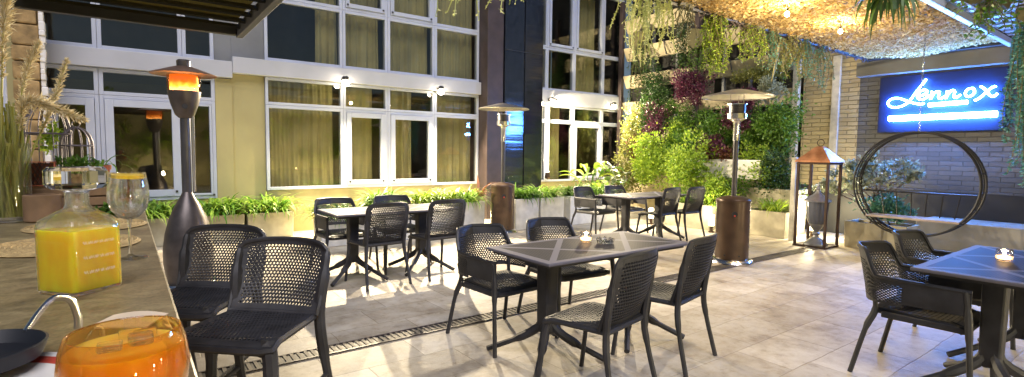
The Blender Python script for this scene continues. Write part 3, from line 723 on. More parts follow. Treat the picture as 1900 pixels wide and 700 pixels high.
CL = [
 ('dark green climber trailing down between the upper beams near the corner', (10.1,8.05,2.75),(.22,.45,.75),2600,.055,'g_dark'),
 ('slim dark vine hanging over the topmost beam', (10.12,7.35,3.75),(.14,.20,.55),900,.05,'g_dark'),
 ('purple leaved clump high on the wall left of the tall heater canopy', (9.65,6.75,2.85),(.24,.42,.34),2300,.055,'g_purple'),
 ('purple leaved column beside the corner, lower than the big purple clump', (9.70,7.75,1.95),(.2,.26,.45),1500,.05,'g_purple'),
 ('mid green column of leaves below the big purple clump', (9.95,7.2,2.0),(.24,.32,.62),2300,.055,'g_mid'),
 ('large bright green bush in the middle of the wall left of the heater pole', (9.85,6.35,1.85),(.3,.52,.42),3000,.06,'g_mid'),
 ('purple bush right of the heater pole under its canopy', (9.65,5.65,2.3),(.22,.34,.40),2000,.05,'g_purple'),
 ('dark red leaved bush low beside the heater pole', (9.45,6.05,1.55),(.22,.30,.24),1300,.05,'g_purple'),
 ('olive green wispy plant on the beam right of the heater canopy', (10.0,5.45,3.0),(.2,.55,.18),1500,.045,'g_olive'),
 ('bright round bush next to the pale post above the copper lantern', (9.8,5.05,1.95),(.32,.40,.48),3200,.06,'g_mid'),
 ('pale variegated tuft above the bright round bush', (9.9,5.2,2.6),(.2,.24,.22),900,.05,'g_pale'),
 ('dark green bush low beside the copper lantern', (9.5,4.75,1.12),(.32,.36,.42),2400,.055,'g_dark'),
 ('yellow green curtain of leaves at the corner of facade and wall', (10.0,8.6,1.75),(.26,.42,.62),2400,.055,'g_olive'),
 ('dusty red tuft at the corner above the pale lilies', (9.9,8.3,1.45),(.24,.34,.28),1400,.055,'g_red'),
 ('lime green mass behind the far right table', (9.4,7.35,1.15),(.45,.65,.52),3800,.07,'g_lime'),
 ('lime green bush behind the rightmost far chairs', (9.2,6.35,1.12),(.40,.52,.48),3000,.07,'g_lime'),
 ('reddish fern tuft on the white trough behind the heater pole', (9.45,6.0,1.42),(.2,.36,.16),900,.06,'g_red'),
 ('light green leafy plant spilling over the white trough', (9.4,5.25,1.25),(.24,.34,.28),1500,.06,'g_lime'),
 ('dark trailing bush in shade under the white trough', (9.3,5.55,.62),(.28,.45,.34),1500,.06,'g_mid'),
 ('feathery yellow green bush filling the gap left of the big bright bush', (9.75,7.05,1.6),(.35,.5,.4),2600,.06,'g_lime'),
 ('mid green leafy mass between the lime bushes, level with the white trough', (9.6,6.85,1.5),(.3,.5,.36),2400,.06,'g_mid'),
 ('shaded green leaves under the dark climber at the corner', (10.1,8.3,2.2),(.2,.45,.5),1800,.055,'g_dark'),
 ('olive leaves low at the corner behind the pale lilies', (9.7,8.3,.95),(.4,.5,.4),2200,.065,'g_olive'),
 ('green bush right of the heater pole above the white trough', (9.85,5.55,1.72),(.24,.42,.3),1900,.055,'g_mid'),
 ('bright leaves at the foot of the wall left of the heater drum', (8.95,5.5,.62),(.25,.35,.26),1300,.06,'g_lime'),
]
for i, (l, c, rd, n, s, mm) in enumerate(CL): clump(l, c, (rd[0]*1.1, rd[1]*1.22, rd[2]*1.2), int(n*1.55), s*.95, mm, 100+i, k=18)
for i, (gx, gy, l) in enumerate([(8.48,5.42,'glowing ground light left of the tall heater drum'), (8.42,6.72,'glowing ground light behind the far right chairs'), (9.45,4.12,'added light warming the bricks behind the copper lantern')]):  # the last one is added to warm the bricks
    t = thing('ground_light', l, 'garden light', (gx,gy,0), 0, 'garden lights below the planted wall')
    MB().lathe([(.05,0),(.05,.02),(.03,.03),(.03,.12)], 14).build('stake', M['bronze'], t, smooth=True)
    MB().lathe([(.045,.121),(.05,.14),(.05,.30),(.04,.32)], 16).build('lens', emit('garden_glow', (1,.86,.52), 9), t, smooth=True)
    lamp('garden_lamp', 'POINT', (.0,-.0,.42), (30,22,95)[i], (1,.84,.5), t, .05)
for gx, l in ((2.55,'ground light washing the wall under the window beside the yellow wall'), (4.0,'ground light washing the wall under the double doors'), (5.5,'ground light washing the wall beside the black column'), (8.3,'ground light washing the far right window bay'), (.95,'ground light washing the yellow wall behind the pear shaped heater')):
    t = thing('ground_light', l, 'garden light', (gx, 8.72 if gx > 2 else 9.3, 0), 0, 'ground lights at the foot of the facade')
    MB().lathe([(.06,0),(.06,.05),(.045,.06)], 14).build('housing', M['bronze'], t, smooth=True)
    MB().lathe([(.043,.061),(.04,.075)], 14).build('lens', M['bulb'], t, smooth=True)
    lamp('wash_lamp', 'POINT', (0,0,.16), 30, (1,.80,.36), t, .05)
hang('trailing_vine', 'long green vine trailing over two troughs left of the heater canopy', (10.15,7.0,3.9), 26, .5, 1.7, (.08,.22), .05, M['g_mid'], 201, dens=60, group='vines over the troughs')
hang('trailing_vine', 'dark vine at the far corner trailing from the highest trough', (10.15,8.6,4.1), 26, .6, 2.0, (.08,.25), .05, M['g_dark'], 202, dens=60, group='vines over the troughs')
hang('trailing_vine', 'light green vine trailing beside the pale post', (10.1,5.15,3.35), 20, .3, 1.0, (.08,.14), .045, M['g_lime'], 203, dens=60, group='vines over the troughs')
mb = MB(); straps(mb, (5.02,7.78,.60), 14, .35, .6, .05, random.Random(77), 1.2, .55, .03)
tag(mb.build('rusty_plant', M['g_red'], recalc=False), 'rusty orange leaves sticking up behind the bronze heater drum', 'plant')
strapbed(8.95, 9.28, 4.4, 4.95, .42, 'yellow green grassy tuft in the tan box right of the tall heater', 'g_lime', 61, 40, .3, .55, .022, .9, 'plants at the foot of the planted wall')
strapbed(8.7, 9.1, 5.65, 6.45, .42, 'long leaved grassy clump behind the right chairs of the far right table', 'g_strap', 62, 32, .3, .6, .03, .8, 'plants at the foot of the planted wall')
clump('leafy green shrub in the tan box right of the swing planter shrub', (9.2,2.95,.62),(.24,.42,.24),1500,.06,'g_teal',131,group='plants by the round swing',name='shrub')
# pale leaved twiggy shrub behind the swing
def shrub(label, base, n, h, spread, m, seed):
    r = random.Random(seed); st = MB(); mb = MB()
    def grow(p, d, L, rad, lev):
        q = p+d*L; mid = p.lerp(q,.5)+Vector((r.gauss(0,.02),r.gauss(0,.02),0)); st.tube([p,mid,q], [rad,rad*.8,rad*.6], 5)
        if lev == 0 or lev == 1:
            for _ in range(20 if lev == 0 else 7):
                t = r.random(); c = p.lerp(q,t); a = Vector((r.gauss(0,1),r.gauss(0,1),r.gauss(.2,.8))).normalized()*.075*r.uniform(.6,1.2)
                w_ = a.cross(Vector((r.gauss(0,1),r.gauss(0,1),r.gauss(0,1)))).normalized()*.02
                mb.add([c, c+a*.5+w_, c+a, c+a*.5-w_], [(0,1,2,3)])
        if lev:
            for _ in range(3):
                dd = (d+Vector((r.gauss(0,.55),r.gauss(0,.6),r.gauss(.08,.3)))).normalized(); grow(q, dd, L*r.uniform(.6,.85), rad*.6, lev-1)
    for k in range(n):
        grow(Vector(base)+Vector((r.gauss(0,.06),r.gauss(0,.12),0)), Vector((r.gauss(0,.25),r.gauss(0,spread),1)).normalized(), h, .016, 3)
    t = thing('shrub', label, 'shrub', base, 0, 'plants by the round swing')
    a = st.build('branch', M['twig'], t); b = mb.build('foliage', M[m], t, recalc=False)
    for o in (a, b): o.location = -Vector(base)
shrub('pale leaved twiggy shrub seen through the round swing', (9.25,3.05,.36), 5, .42, .5, 'g_pale', 9)
# lilies with broad leaves by the corner
def broad(label, c, n, L, wd, m, seed, group='broad leaved plants at the facade corner'):
    r = random.Random(seed); mb = MB(); st = MB()
    for _ in range(n):
        a = r.uniform(0,2*PI); h = r.uniform(.15,.55); d = Vector((math.cos(a),math.sin(a),0)); b = Vector(c)+d*.04
        tip = b+d*r.uniform(.1,.3)+Vector((0,0,h)); st.tube([b, b.lerp(tip,.5)+Vector((0,0,.04)), tip], .006, 5)
        K = 6; ll = L*r.uniform(.7,1.2); vs = []; pp = tip.copy(); an = r.uniform(.1,.9)
        for k in range(K+1):
            t = k/K; ww = wd*math.sin(PI*(t*.92+.08))**.8*.5; s = Vector((-d.y,d.x,0))*ww
            vs += [pp+s+Vector((0,0,ww*.3)), pp, pp-s+Vector((0,0,ww*.3))]
            pp = pp+(d*math.cos(an)+Vector((0,0,math.sin(an))))*(ll/K); an -= .22
        mb.add(vs, [f for k in range(K) for f in ((3*k,3*k+1,3*k+4,3*k+3),(3*k+1,3*k+2,3*k+5,3*k+4))])
    o = mb.build('broad_leaf_plant', M[m], recalc=False); st.build('stem', M['g_mid'], o); tag(o, label, 'plant', group)
broad('tall plant with broad upright yellow green leaves left of the corner', (8.15,8.2,.55), 16, .5, .16, 'g_lime', 3)
broad('broad leaved plant with pale whitish leaves beside the corner', (9.0,8.0,.55), 14, .42, .17, 'g_pale', 4)
broad('broad leaved green plant hiding the foot of the corner', (8.6,8.3,.5), 14, .45, .15, 'g_mid', 5)

# ------------------------------------------------------------------ planted boundary opposite the facade (mirrored in the panes)
gb = thing('boundary_wall', 'planted garden wall opposite the facade, mirrored in the window panes', 'wall', (0,-4.2,0))
MB().box(-3, 15, -.15, .15, 0, 2.9).build('wall_face', M['yellow'], gb)
mb = MB(); r = random.Random(90)
for k in range(26): leaves(mb, (-2.5+k*.68, .3, r.uniform(.5,2.9)), (.7,.3,r.uniform(.4,.9)), 240, .13, r, 6)
mb.build('climbing_foliage', M['g_lime'], gb, recalc=False)
for k in range(4):  # unseen lamps added to brighten the foliage mirrored in the panes
    st_ = MB().lathe([(.05,0),(.05,.2),(.04,.22)], 12).build('added_foliage_light', M['bulb'], gb, smooth=True); st_.location = (1+k*3.2, 1.1, 0)
    lamp('garden_lamp', 'POINT', (0,.15,.5), 130, (1,.84,.5), st_, .1)

# ------------------------------------------------------------------ furniture
def seat_fn(z, w0, w1, y0, y1):
    def f(u, v):
        x = (u-.5)*(w0+(w1-w0)*v); y = y0+(y1-y0)*v
        c = .02*max(0, abs(u-.5)*2-.8)/.2*(1 if v > .9 else 0)
        return (x, y-c, z-.018*math.sin(PI*u)*math.sin(PI*min(1, v*1.05)) - .02*max(0, (v-.85)/.15)**2)
    return f
def back_fn(z0, z1, w, y0, lean, depth):
    def f(u, v):
        s = 2*u-1; k = 1. if v < .8 else 1-.14*((v-.8)/.2)**3
        ww = w*(.96+.06*v)*k
        return (s*ww/2, y0-lean*v-depth*(1-s*s)*min(1,.3+v*2.)-.012*math.sin(PI*v), z0+(z1-z0)*v*(1-.045*abs(s)**4*(v > .6)))
    return f
def border(fn, n=20, inset=0.):
    a, b = inset, 1-inset
    return [fn(a+(b-a)*k/n, a) for k in range(n)] + [fn(b, a+(b-a)*k/n) for k in range(n)] + [fn(b-(b-a)*k/n, b) for k in range(n)] + [fn(a, b-(b-a)*k/n) for k in range(n)]
def side_chair(name, label, cat, zs, m='chair', cells=(20,18), backh=.37, foot=False, group=None, lk=1.):
    t = thing(name, label, cat, (0,0,0), 0, group); mt = M[m]
    sf = seat_fn(zs, .40, .45, -.20, .22); lk = lk*.88
    s = MB(); s.perf(sf, cells[0], cells[1], .06, .94, .05, .93, .66)
    for (a, b, c, d) in ((0,.06,0,1),(.94,1,0,1),(.06,.94,0,.05),(.06,.94,.93,1)):
        s.grid(lambda u, v: sf(a+(b-a)*u, c+(d-c)*v), 6, 6)
    so_ = s.build('seat', mt, t, solid=.008, recalc=False)
    rim = MB(); rim.tube([Vector(p)-Vector((0,0,.012)) for p in border(sf, 12)], .016, 6, closed=True); rim.build('seat_rim', mt, t, smooth=True)
    bf = back_fn(zs+.0, zs+.05+backh, .46, -.165, .105, .055)
    b = MB(); b.perf(bf, cells[0]+1, cells[1], .08, .92, .08, .92, .87)
    for (a, b_, c, d) in ((0,.08,0,1),(.92,1,0,1),(.08,.92,0,.08),(.08,.92,.92,1)):
        b.grid(lambda u, v: bf(a+(b_-a)*u, c+(d-c)*v), 8, 8)
    b.build('backrest', mt, t, solid=.010, recalc=False)
    rim = MB(); rim.tube(border(bf, 14), .011, 6, closed=True); rim.build('back_rim', mt, t, smooth=True)
    for sx in (-1, 1):
        top = Vector(bf(.5+.5*sx, .55)); lg = MB()
        k = zs/.45
        lg.tube(bez([(sx*.245,-.205-.085*k,0), (sx*.225,-.205-.02*k,zs*.6), (sx*.212,-.205,zs-.01), (top.x-sx*.004, top.y, top.z), tuple(Vector(bf(.5+.5*sx,.9))+Vector((-sx*.004,0,0)))], 5), [a*lk for a in [.018]*6+[.023]*5+[.024]*5+[.016]*4+[.012]], 8)
        lg.build('leg', mt, t, smooth=True)
        lg = MB(); lg.tube(bez([(sx*.235,.20+.045*k,0), (sx*.225,.21,zs*.6), (sx*.205,.185,zs-.012-.022*lk), (sx*.16,.16,zs-.02-.026*lk)], 5), [a*lk*(1.25 if lk > 1 else 1) for a in [.017]*6+[.021]*5+[.024]*5], 8)
        lg.build('leg', mt, t, smooth=True)
    MB().box(-.2, .2, .188, .206, zs-.06, zs-.024).build('apron', mt, t, bevel=.005)
    if foot:
        f = MB(); z = .28; q = lambda sx: (sx*.236,.225,z)
        f.tube([(-.228,-.245,z+.05),(-.236,.225,z),(.236,.225,z),(.228,-.245,z+.05)], .013, 8); f.build('footrest', mt, t, smooth=True)
    return t
def arm_chair(name, label, m='chair', group=None):
    t = thing(name, label, 'armchair', (0,0,0), 0, group); mt = M[m]; zs = .44
    sf = seat_fn(zs, .44, .50, -.22, .24)
    s = MB(); s.perf(sf, 18, 16, .07, .93, .06, .92, .5)
    for (a, b, c, d) in ((0,.07,0,1),(.93,1,0,1),(.07,.93,0,.06),(.07,.93,.92,1)):
        s.grid(lambda u, v: sf(a+(b-a)*u, c+(d-c)*v), 6, 6)
    s.build('seat', mt, t, solid=.01, recalc=False)
    rim = MB(); rim.tube([Vector(p)-Vector((0,0,.014)) for p in border(sf, 12)], .018, 6, closed=True); rim.build('seat_rim', mt, t, smooth=True)
    path = bez([(-.275,.26), (-.28,.05), (-.275,-.12), (-.235,-.235), (-.12,-.285), (0,-.295), (.12,-.285), (.235,-.235), (.275,-.12), (.28,.05), (.275,.26)], 6)
    path = [Vector((p[0],p[1])) for p in [(q[0],q[1]) for q in [Vector((a.x,a.y,0)) for a in [Vector((p.x,p.y,0)) for p in path]]]] if len(path[0]) == 3 else path
    NP = len(path)-1
    def pt(u):
        f = u*NP; i = min(int(f), NP-1); return path[i].lerp(path[i+1], f-i)
    def top(u):
        d = abs(u-.5)*2
        k = 1 if d < .34 else max(0, 1-(d-.34)/.14)
        k = k*k*(3-2*k); return .65+.155*k-.012*max(0, d-.5)
    def sh(u, v):
        p = pt(u); z1 = top(u); z0 = zs+.045; z = z0+(z1-z0)*v
        lean = .10*max(0, (z-zs)/.36)*max(0, 1-abs(u-.5)*2/.55)
        return (p.x*(1-.0*v), p.y-lean, z)
    b = MB(); b.perf(sh, 40, 14, .16, .84, .10, .80, .76); b.grid(lambda u, v: sh(.16+.68*u, .80+.20*v), 40, 3); b.grid(lambda u, v: sh(.16+.68*u, .10*v), 40, 1)
    b.build('backrest', mt, t, solid=.010, recalc=False)
    for a0, a1 in ((0., .16), (.84, 1.)):
        MB().grid(lambda u, v: sh(a0+(a1-a0)*u, .12+.88*v), 8, 6).build('arm_panel', mt, t, solid=.012, recalc=False)
    rail = MB(); rail.tube([sh(k/60, 1.) for k in range(61)], .013, 6); rail.build('top_rail', mt, t, smooth=True)
    for sx in (-1, 1):
        MB().tube(bez([(sx*.30,.29,0), (sx*.288,.265,.35), (sx*.277,.25,.52), (sx*.277,.235,.645)], 6), [.015]*7+[.019]*6+[.014]*6, 8).build('leg', mt, t, smooth=True)
        MB().tube(bez([(sx*.285,-.315,0), (sx*.26,-.25,.3), (sx*.235,-.21,zs-.01), (sx*.245,-.225,.56)], 6), [.015]*7+[.020]*6+[.014]*6, 8).build('leg', mt, t, smooth=True)
        MB().box(min(sx*.222,sx*.268), max(sx*.222,sx*.268), -.17, .245, zs-.045, zs-.008).build('side_rail', mt, t, bevel=.008)
    return t
def table(name, label, loc, rz=0, group=None):
    t = thing(name, label, 'table', loc, rz, group)
    MB().box(-.70, .70, -.34, .34, .722, .742).build('tabletop', M['table'], t, bevel=.006)
    MB().box(-.66, .66, -.30, -.285, .70, .7215).box(-.66, .66, .285, .30, .70, .7215).box(-.66,-.645,-.284,.284,.70,.7215).box(.645,.66,-.284,.284,.70,.7215).build('under_frame', M['chair'], t)
    for px in (-.42, .40):
        c = MB(); c.frustum((px,0), .05,.05,.18, .056,.056,.721); p = c.build('pedestal', M['chair'], t, bevel=.012)
        MB().box(px-.2, px+.2, -.2, .2, .708, .7205).build('mount_plate', M['chair'], p)
        for a in range(4):
            an = R(41+90*a) if a % 2 == 0 else R(49+90*a-10)
            d = Vector((math.cos(an), math.sin(an), 0)); b = Vector((px,0,0))
            MB().tube(bez([b+d*.02+Vector((0,0,.33)), b+d*.055+Vector((0,0,.215)), b+d*.19+Vector((0,0,.125)), b+d*.42+Vector((0,0,.02))], 5), [.028]*6+[.031]*5+[.020]*5, 8).build('foot', M['chair'], p, smooth=True)
    return t
T0 = table('cafe_table', 'dark rectangular table in the middle with a candle and ashtray on it', (2.70,2.67,0))
dup(T0, (2.40,5.60,0), 0, 'dark rectangular table at the far left in front of the low white planters')
dup(T0, (6.75,5.55,0), 0, 'dark rectangular table at the far right in front of the planted wall')
dup(T0, (4.47,.74,0), 0, 'dark table cut by the right edge, top tinted blue')

S0 = side_chair('side_chair', 'black mesh side chair at the front left of the middle table', 'chair', .45)
S0.location = (2.20,2.14,0); S0.rotation_euler = (0,0,R(12))
dup(S0, (2.98,2.26,0), R(12), 'black mesh side chair at the front right of the middle table, pulled out')
for x, y, l in ((2.12,5.28,'mesh side chair at the front left of the far left table'), (2.83,5.30,'mesh side chair at the front right of the far left table'),
                (6.95,5.42,'mesh side chair at the front left of the far right table'), (7.52,5.36,'mesh side chair at the right end of the far right table')):
    dup(S0, (x,y,0), R(rnd.uniform(-6,6)), l)
A0 = arm_chair('arm_chair', 'dark armchair at the back left of the middle table, turned half aside')
A0.location = (2.27,3.18,0); A0.rotation_euler = (0,0,PI+R(4))
for x, y, rz, l in ((2.98,3.24,-4,'dark armchair at the back right of the middle table'),
                 (2.05,6.12,3,'dark armchair behind the left half of the far left table'), (2.78,6.16,-3,'dark armchair behind the right half of the far left table'),
                 (6.38,6.28,5,'dark armchair at the back left of the far right table'), (7.15,6.30,-4,'dark armchair behind the pedestal of the far right table'),
                 (4.06,1.06,2,'dark armchair at the blue lit table, the one standing fully in view'), (4.92,1.14,-3,'dark armchair further back at the blue lit table, partly hidden')):
    dup(A0, (x,y,0), PI+R(rz), l)
B0 = side_chair('bar_stool', 'tall black mesh bar stool nearest to the camera at the bar', 'bar stool', .64, 'chair', (22,19), .27, True, 'mesh bar stools at the granite bar', 1.3)
B0.location = (.42,2.48,0); B0.rotation_euler = (0,0,R(136))
dup(B0, (.27,3.10,0), R(139), 'tall black mesh bar stool standing further back at the bar')
for o in list(bpy.data.objects):
    if o.name.startswith('side_chair') and o.parent is None: o['group'] = 'mesh side chairs'
    if o.name.startswith('arm_chair') and o.parent is None: o['group'] = 'resin armchairs'
    if o.name.startswith('cafe_table') and o.parent is None: o['group'] = 'dark rectangular tables'

# ------------------------------------------------------------------ patio heaters
def heater(label, loc):
    t = thing('patio_heater', label, 'heater', loc, 0, 'mushroom shaped patio heaters')
    MB().lathe([(.265,0),(.27,.02),(.255,.05),(.215,.07)], 32).build('base_ring', M['chrome'], t, smooth=True)
    d = MB(); n = 40; d.lathe([(.205,.071),(.206,.45),(.207,.80)], n, cap1=False); d.build('drum', M['bronze'], t, smooth=True)
    MB().lathe([(.212,.79),(.214,.815),(.205,.835),(.13,.862),(.05,.875)], 32).build('drum_lid', M['bronze'], t, smooth=True)
    an = math.atan2(-loc[1], -loc[0])+.10
    hd = Vector((math.cos(an), math.sin(an), 0)); c = hd*.203+Vector((0,0,.65))
    h = MB(); h.tube([c, c+hd*.012], .034, 18); h.build('vent_hole', M['navy'], t)
    MB().tube([c+hd*.012+Vector((0,0,-.018)), c+hd*.014+Vector((0,0,-.018))], .012, 10).build('valve_knob', M['red'], t)
    for k in (-.5, .35):
        hd2 = Vector((math.cos(an+k), math.sin(an+k), 0)); MB().tube([hd2*.205+Vector((0,0,.12)), hd2*.211+Vector((0,0,.12))], .012, 10).build('bolt', M['navy'], t)
    MB().lathe([(.033,.87),(.033,1.60)], 16).build('pole', M['polemetal'], t, smooth=True)
    MB().lathe([(.042,1.58),(.042,1.80),(.055,1.83)], 20).build('pole_collar', M['chrome'], t, smooth=True)
    MB().lathe([(.05,1.825),(.115,1.86),(.118,1.925),(.108,1.93)], 28).build('burner_cup', M['chrome'], t, smooth=True)
    def em(u, v): a = 2*PI*u; return (.100*math.cos(a), .100*math.sin(a), 1.935+.10*v)
    MB().perf(em, 26, 5, hole=.6).build('emitter_screen', M['polemetal'], t, recalc=False)
    MB().lathe([(.085,1.932),(.085,2.035)], 20).build('emitter_core', M['rust'], t, smooth=True)
    MB().lathe([(.118,2.036),(.118,2.05),(.03,2.06)], 24).build('emitter_cap', M['chrome'], t, smooth=True)
    for k in range(3):
        a = 2*PI*k/3+.4; MB().tube([(.09*math.cos(a),.09*math.sin(a),2.05),(.09*math.cos(a),.09*math.sin(a),2.165)], .006, 6).build('canopy_strut', M['chrome'], t)
    MB().lathe([(.435,2.13),(.44,2.135),(.41,2.15),(.22,2.195),(.10,2.225),(.03,2.235),(.001,2.236)], 40, cap0=False).build('canopy', M['alu'], t, smooth=True, solid=.004)
    return t
heater('tall patio heater with bronze drum standing in the open before the planted wall', (6.33,3.74,0))
heater('patio heater with bronze drum in front of the black column', (5.28,7.42,0))
t = thing('flame_heater', 'pear shaped steel heater with a burning orange flame beside the bar', 'heater', (.50,6.2,0))
MB().lathe([(.24,0),(.25,.03),(.235,.05)], 32).build('base_ring', M['chrome'], t, smooth=True)
MB().lathe([(.20,.05),(.225,.25),(.225,.40),(.205,.55),(.165,.70),(.11,.83),(.06,.92),(.04,.97)], 36).build('body', M['steel_dark'], t, smooth=True)
MB().lathe([(.044,.95),(.044,1.72)], 18).build('pole', M['polemetal'], t, smooth=True)
MB().tube([(.062,-.02,.96),(.066,-.02,1.72)], .012, 8).build('gas_line', M['chrome'], t, smooth=True)
h = MB().lathe([(.055,1.70),(.085,1.73),(.120,1.83),(.142,1.93),(.146,1.965)], 28).build('burner_housing', M['steel_dark'], t, smooth=True)
cdv = Vector((-.45,-6.2,0)).normalized()
MB().tube([cdv*.105+Vector((0,0,1.81)), cdv*.124+Vector((0,0,1.81))], .026, 14).build('control_knob', M['navy'], h)
gcyl = MB().lathe([(.145,1.968),(.149,2.05),(.145,2.125)], 28, cap0=False, cap1=False).build('flame_screen', glasspane('amber_screen', (1,.62,.35), .6, .03), t, smooth=True)
def flame_mat():
    m, nt, b, out = nm('flame_sheet'); L = nt.links
    t = nt.nodes.new('ShaderNodeTexCoord'); sp = nt.nodes.new('ShaderNodeSeparateXYZ'); L.new(t.outputs['Object'], sp.inputs[0])
    nz = nt.nodes.new('ShaderNodeTexNoise'); nz.inputs['Scale'].default_value = 16; nz.inputs['Detail'].default_value = 4; L.new(t.outputs['Object'], nz.inputs['Vector'])
    mr = nt.nodes.new('ShaderNodeMapRange'); mr.inputs['From Min'].default_value = 1.97; mr.inputs['From Max'].default_value = 2.12; L.new(sp.outputs['Z'], mr.inputs['Value'])
    ad = nt.nodes.new('ShaderNodeMath'); ad.operation = 'MULTIPLY_ADD'; ad.inputs[1].default_value = .55; L.new(nz.outputs['Fac'], ad.inputs[0]); L.new(mr.outputs[0], ad.inputs[2])
    col = ramp(nt, ad.outputs[0], [(.15,(1.1,.36,.04)),(.38,(8,4.6,1.5)),(.55,(4.5,1.7,.22)),(.8,(1.5,.42,.04)),(1.2,(1.,.26,.025))])
    L.new(col, b.inputs['Emission Color']); b.inputs['Emission Strength'].default_value = 1; b.inputs['Base Color'].default_value = (.1,.03,.01,1)
    return m
MB().lathe([(.122,1.970),(.126,2.04),(.122,2.122)], 28, cap0=False, cap1=False).build('flame', flame_mat(), t, smooth=True)
MB().lathe([(.285,2.126),(.287,2.13),(.24,2.147),(.12,2.19),(.075,2.205)], 40, cap0=False).build('canopy', M['copper_dull'], t, smooth=True, solid=.004)
MB().lathe([(.06,2.205),(.062,2.26),(.05,2.275)], 20).build('canopy_knob', M['steel_dark'], t, smooth=True)
lamp('flame_lamp', 'POINT', (0,0,2.06), 22, (1,.45,.13), t, .05)

# ------------------------------------------------------------------ copper lantern with urn
tag(MB().box(8.80, 8.87, 4.14, 4.21, 0, 1.34).box(8.79, 8.88, 4.13, 4.22, 1.341, 1.37).build('garden_post', M['post'], bevel=.005), 'slim pale grey post just left of the copper lantern', 'post')
t = thing('copper_lantern', 'tall rusty lantern frame with a copper pyramid roof beside the planter', 'lantern', (8.62,3.70,0), 0)
A = .215
for sx in (-1,1):
    for sy in (-1,1): MB().box(sx*A-.018, sx*A+.018, sy*A-.018, sy*A+.018, .03, 1.30).build('post', M['rust'], t, bevel=.003)
m = MB()
for z in (0.0, 1.27):
    m.box(-A-.02, A+.02, -A-.022, -A+.015, z, z+.028); m.box(-A-.02, A+.02, A-.015, A+.022, z, z+.028)
    m.box(-A-.022, -A+.015, -A+.016, A-.016, z, z+.028); m.box(A-.015, A+.022, -A+.016, A-.016, z, z+.028)
m.box(-A+.02, A-.02, A-.01, A+.008, .78, .795)
m.build('frame_rail', M['rust'], t)
MB().box(-A+.016, A-.016, -A+.016, A-.016, .005, .02).build('floor_plate', M['rust'], t)
prof = [(.36,1.302),(.345,1.33),(.27,1.385),(.18,1.455),(.10,1.52),(.055,1.545)]
m = MB()
m.lathe([(a*1.02, z) for a, z in prof], 4); o = m.build('roof', M['copper'], t, bevel=.006); o.rotation_euler = (0,0,PI/4)
MB().tube([Vector((0,0,1.60))+Vector((0, .05*math.cos(a), .05*math.sin(a))) for a in [2*PI*k/20 for k in range(20)]], .006, 6, closed=True).build('ring', M['rust'], t)
u = thing('urn_lamp', 'grey lidded urn standing inside the copper lantern', 'urn', (8.62,3.70,.021)); u.scale = (.70,.70,.88)
MB().lathe([(.24,0),(.235,.03),(.13,.10),(.06,.14),(.05,.17),(.085,.20),(.05,.225),(.06,.25),(.11,.30),(.155,.37)], 28).build('foot', M['pewter'], u, smooth=True)
MB().lathe([(.15,.372),(.195,.46),(.215,.62),(.225,.76)], 28, cap0=False, cap1=False).build('bowl', mat('smoky_glass', (.10,.11,.15), .15, .3), u, smooth=True)
MB().lathe([(.27,.765),(.275,.785),(.20,.83),(.11,.88),(.055,.93),(.03,.97),(.045,.99),(.022,1.02),(.03,1.04),(.004,1.10)], 28).build('lid', M['pewter'], u, smooth=True)

# ------------------------------------------------------------------ round swing
t = thing('ring_swing', 'big round black hoop swing hanging before the blue lit wall', 'swing', (8.6,2.46,1.03))
RS = .70
for dx in (-.13, .13):
    h = MB(); h.tube(circ((dx,0,0), RS, 72, 'x'), .0135, 8, closed=True); h.build('hoop', M['blackmetal'], t, smooth=True)
for dx in (-.05, .05):
    h = MB(); h.tube(circ((dx,0,0), RS-.005, 64, 'x'), .009, 6, closed=True); h.build('inner_hoop', M['blackmetal'], t, smooth=True)
for k in range(18):
    a = 2*PI*k/18+.1
    if .15 < a/PI < .85: continue
    MB().tube([(-.13,RS*math.cos(a),RS*math.sin(a)),(.13,RS*math.cos(a),RS*math.sin(a))], .007, 6).build('spacer', M['blackmetal'], t)
MB().box(-.16, .16, -.52, .52, -.475, -.445).build('seat', M['plank'], t, bevel=.006)
MB().tube([(.165,-.665,-.12),(.165,.665,-.12)], .012, 8).build('back_bar', M['blackmetal'], t)
m = MB()
for y in (-.40,-.24,-.08,.08,.24,.40): m.tube([(.165,y*1.12,-.12),(.165,y,-.445)], .007, 6)
m.build('spindle', M['blackmetal'], t)
m = MB(); z = RS+.02; k = 0
while z < 2.02:
    c = Vector((0,0,z+.018)); u_ = Vector((1,0,0)) if k % 2 else Vector((0,1,0))
    m.tube([c+u_*.011*math.cos(a)+Vector((0,0,.022*math.sin(a))) for a in [2*PI*i/8 for i in range(8)]], .0035, 4, closed=True); z += .034; k += 1
m.build('chain', M['chrome'], t)

# ------------------------------------------------------------------ drain, table things
t = thing('drain_grate', 'long dark slotted drain channel crossing the paving', 'drain', (0,3.63,0))
MB().box(-6, 8.55, -.075, .075, .001, .004).build('channel', M['navy'], t)
MB().box(-6, 8.55, -.082, -.066, .0045, .010).box(-6, 8.55, .066, .082, .0045, .010).build('frame', M['brownmetal'], t)
m = MB(); x = -.4
while x < 8.5: m.box(x, x+.022, -.065, .065, .0045, .009); x += .045
m.build('slotted_grate', mat('grate_iron', (.13,.115,.10), .6, .3, .3, 12), t)

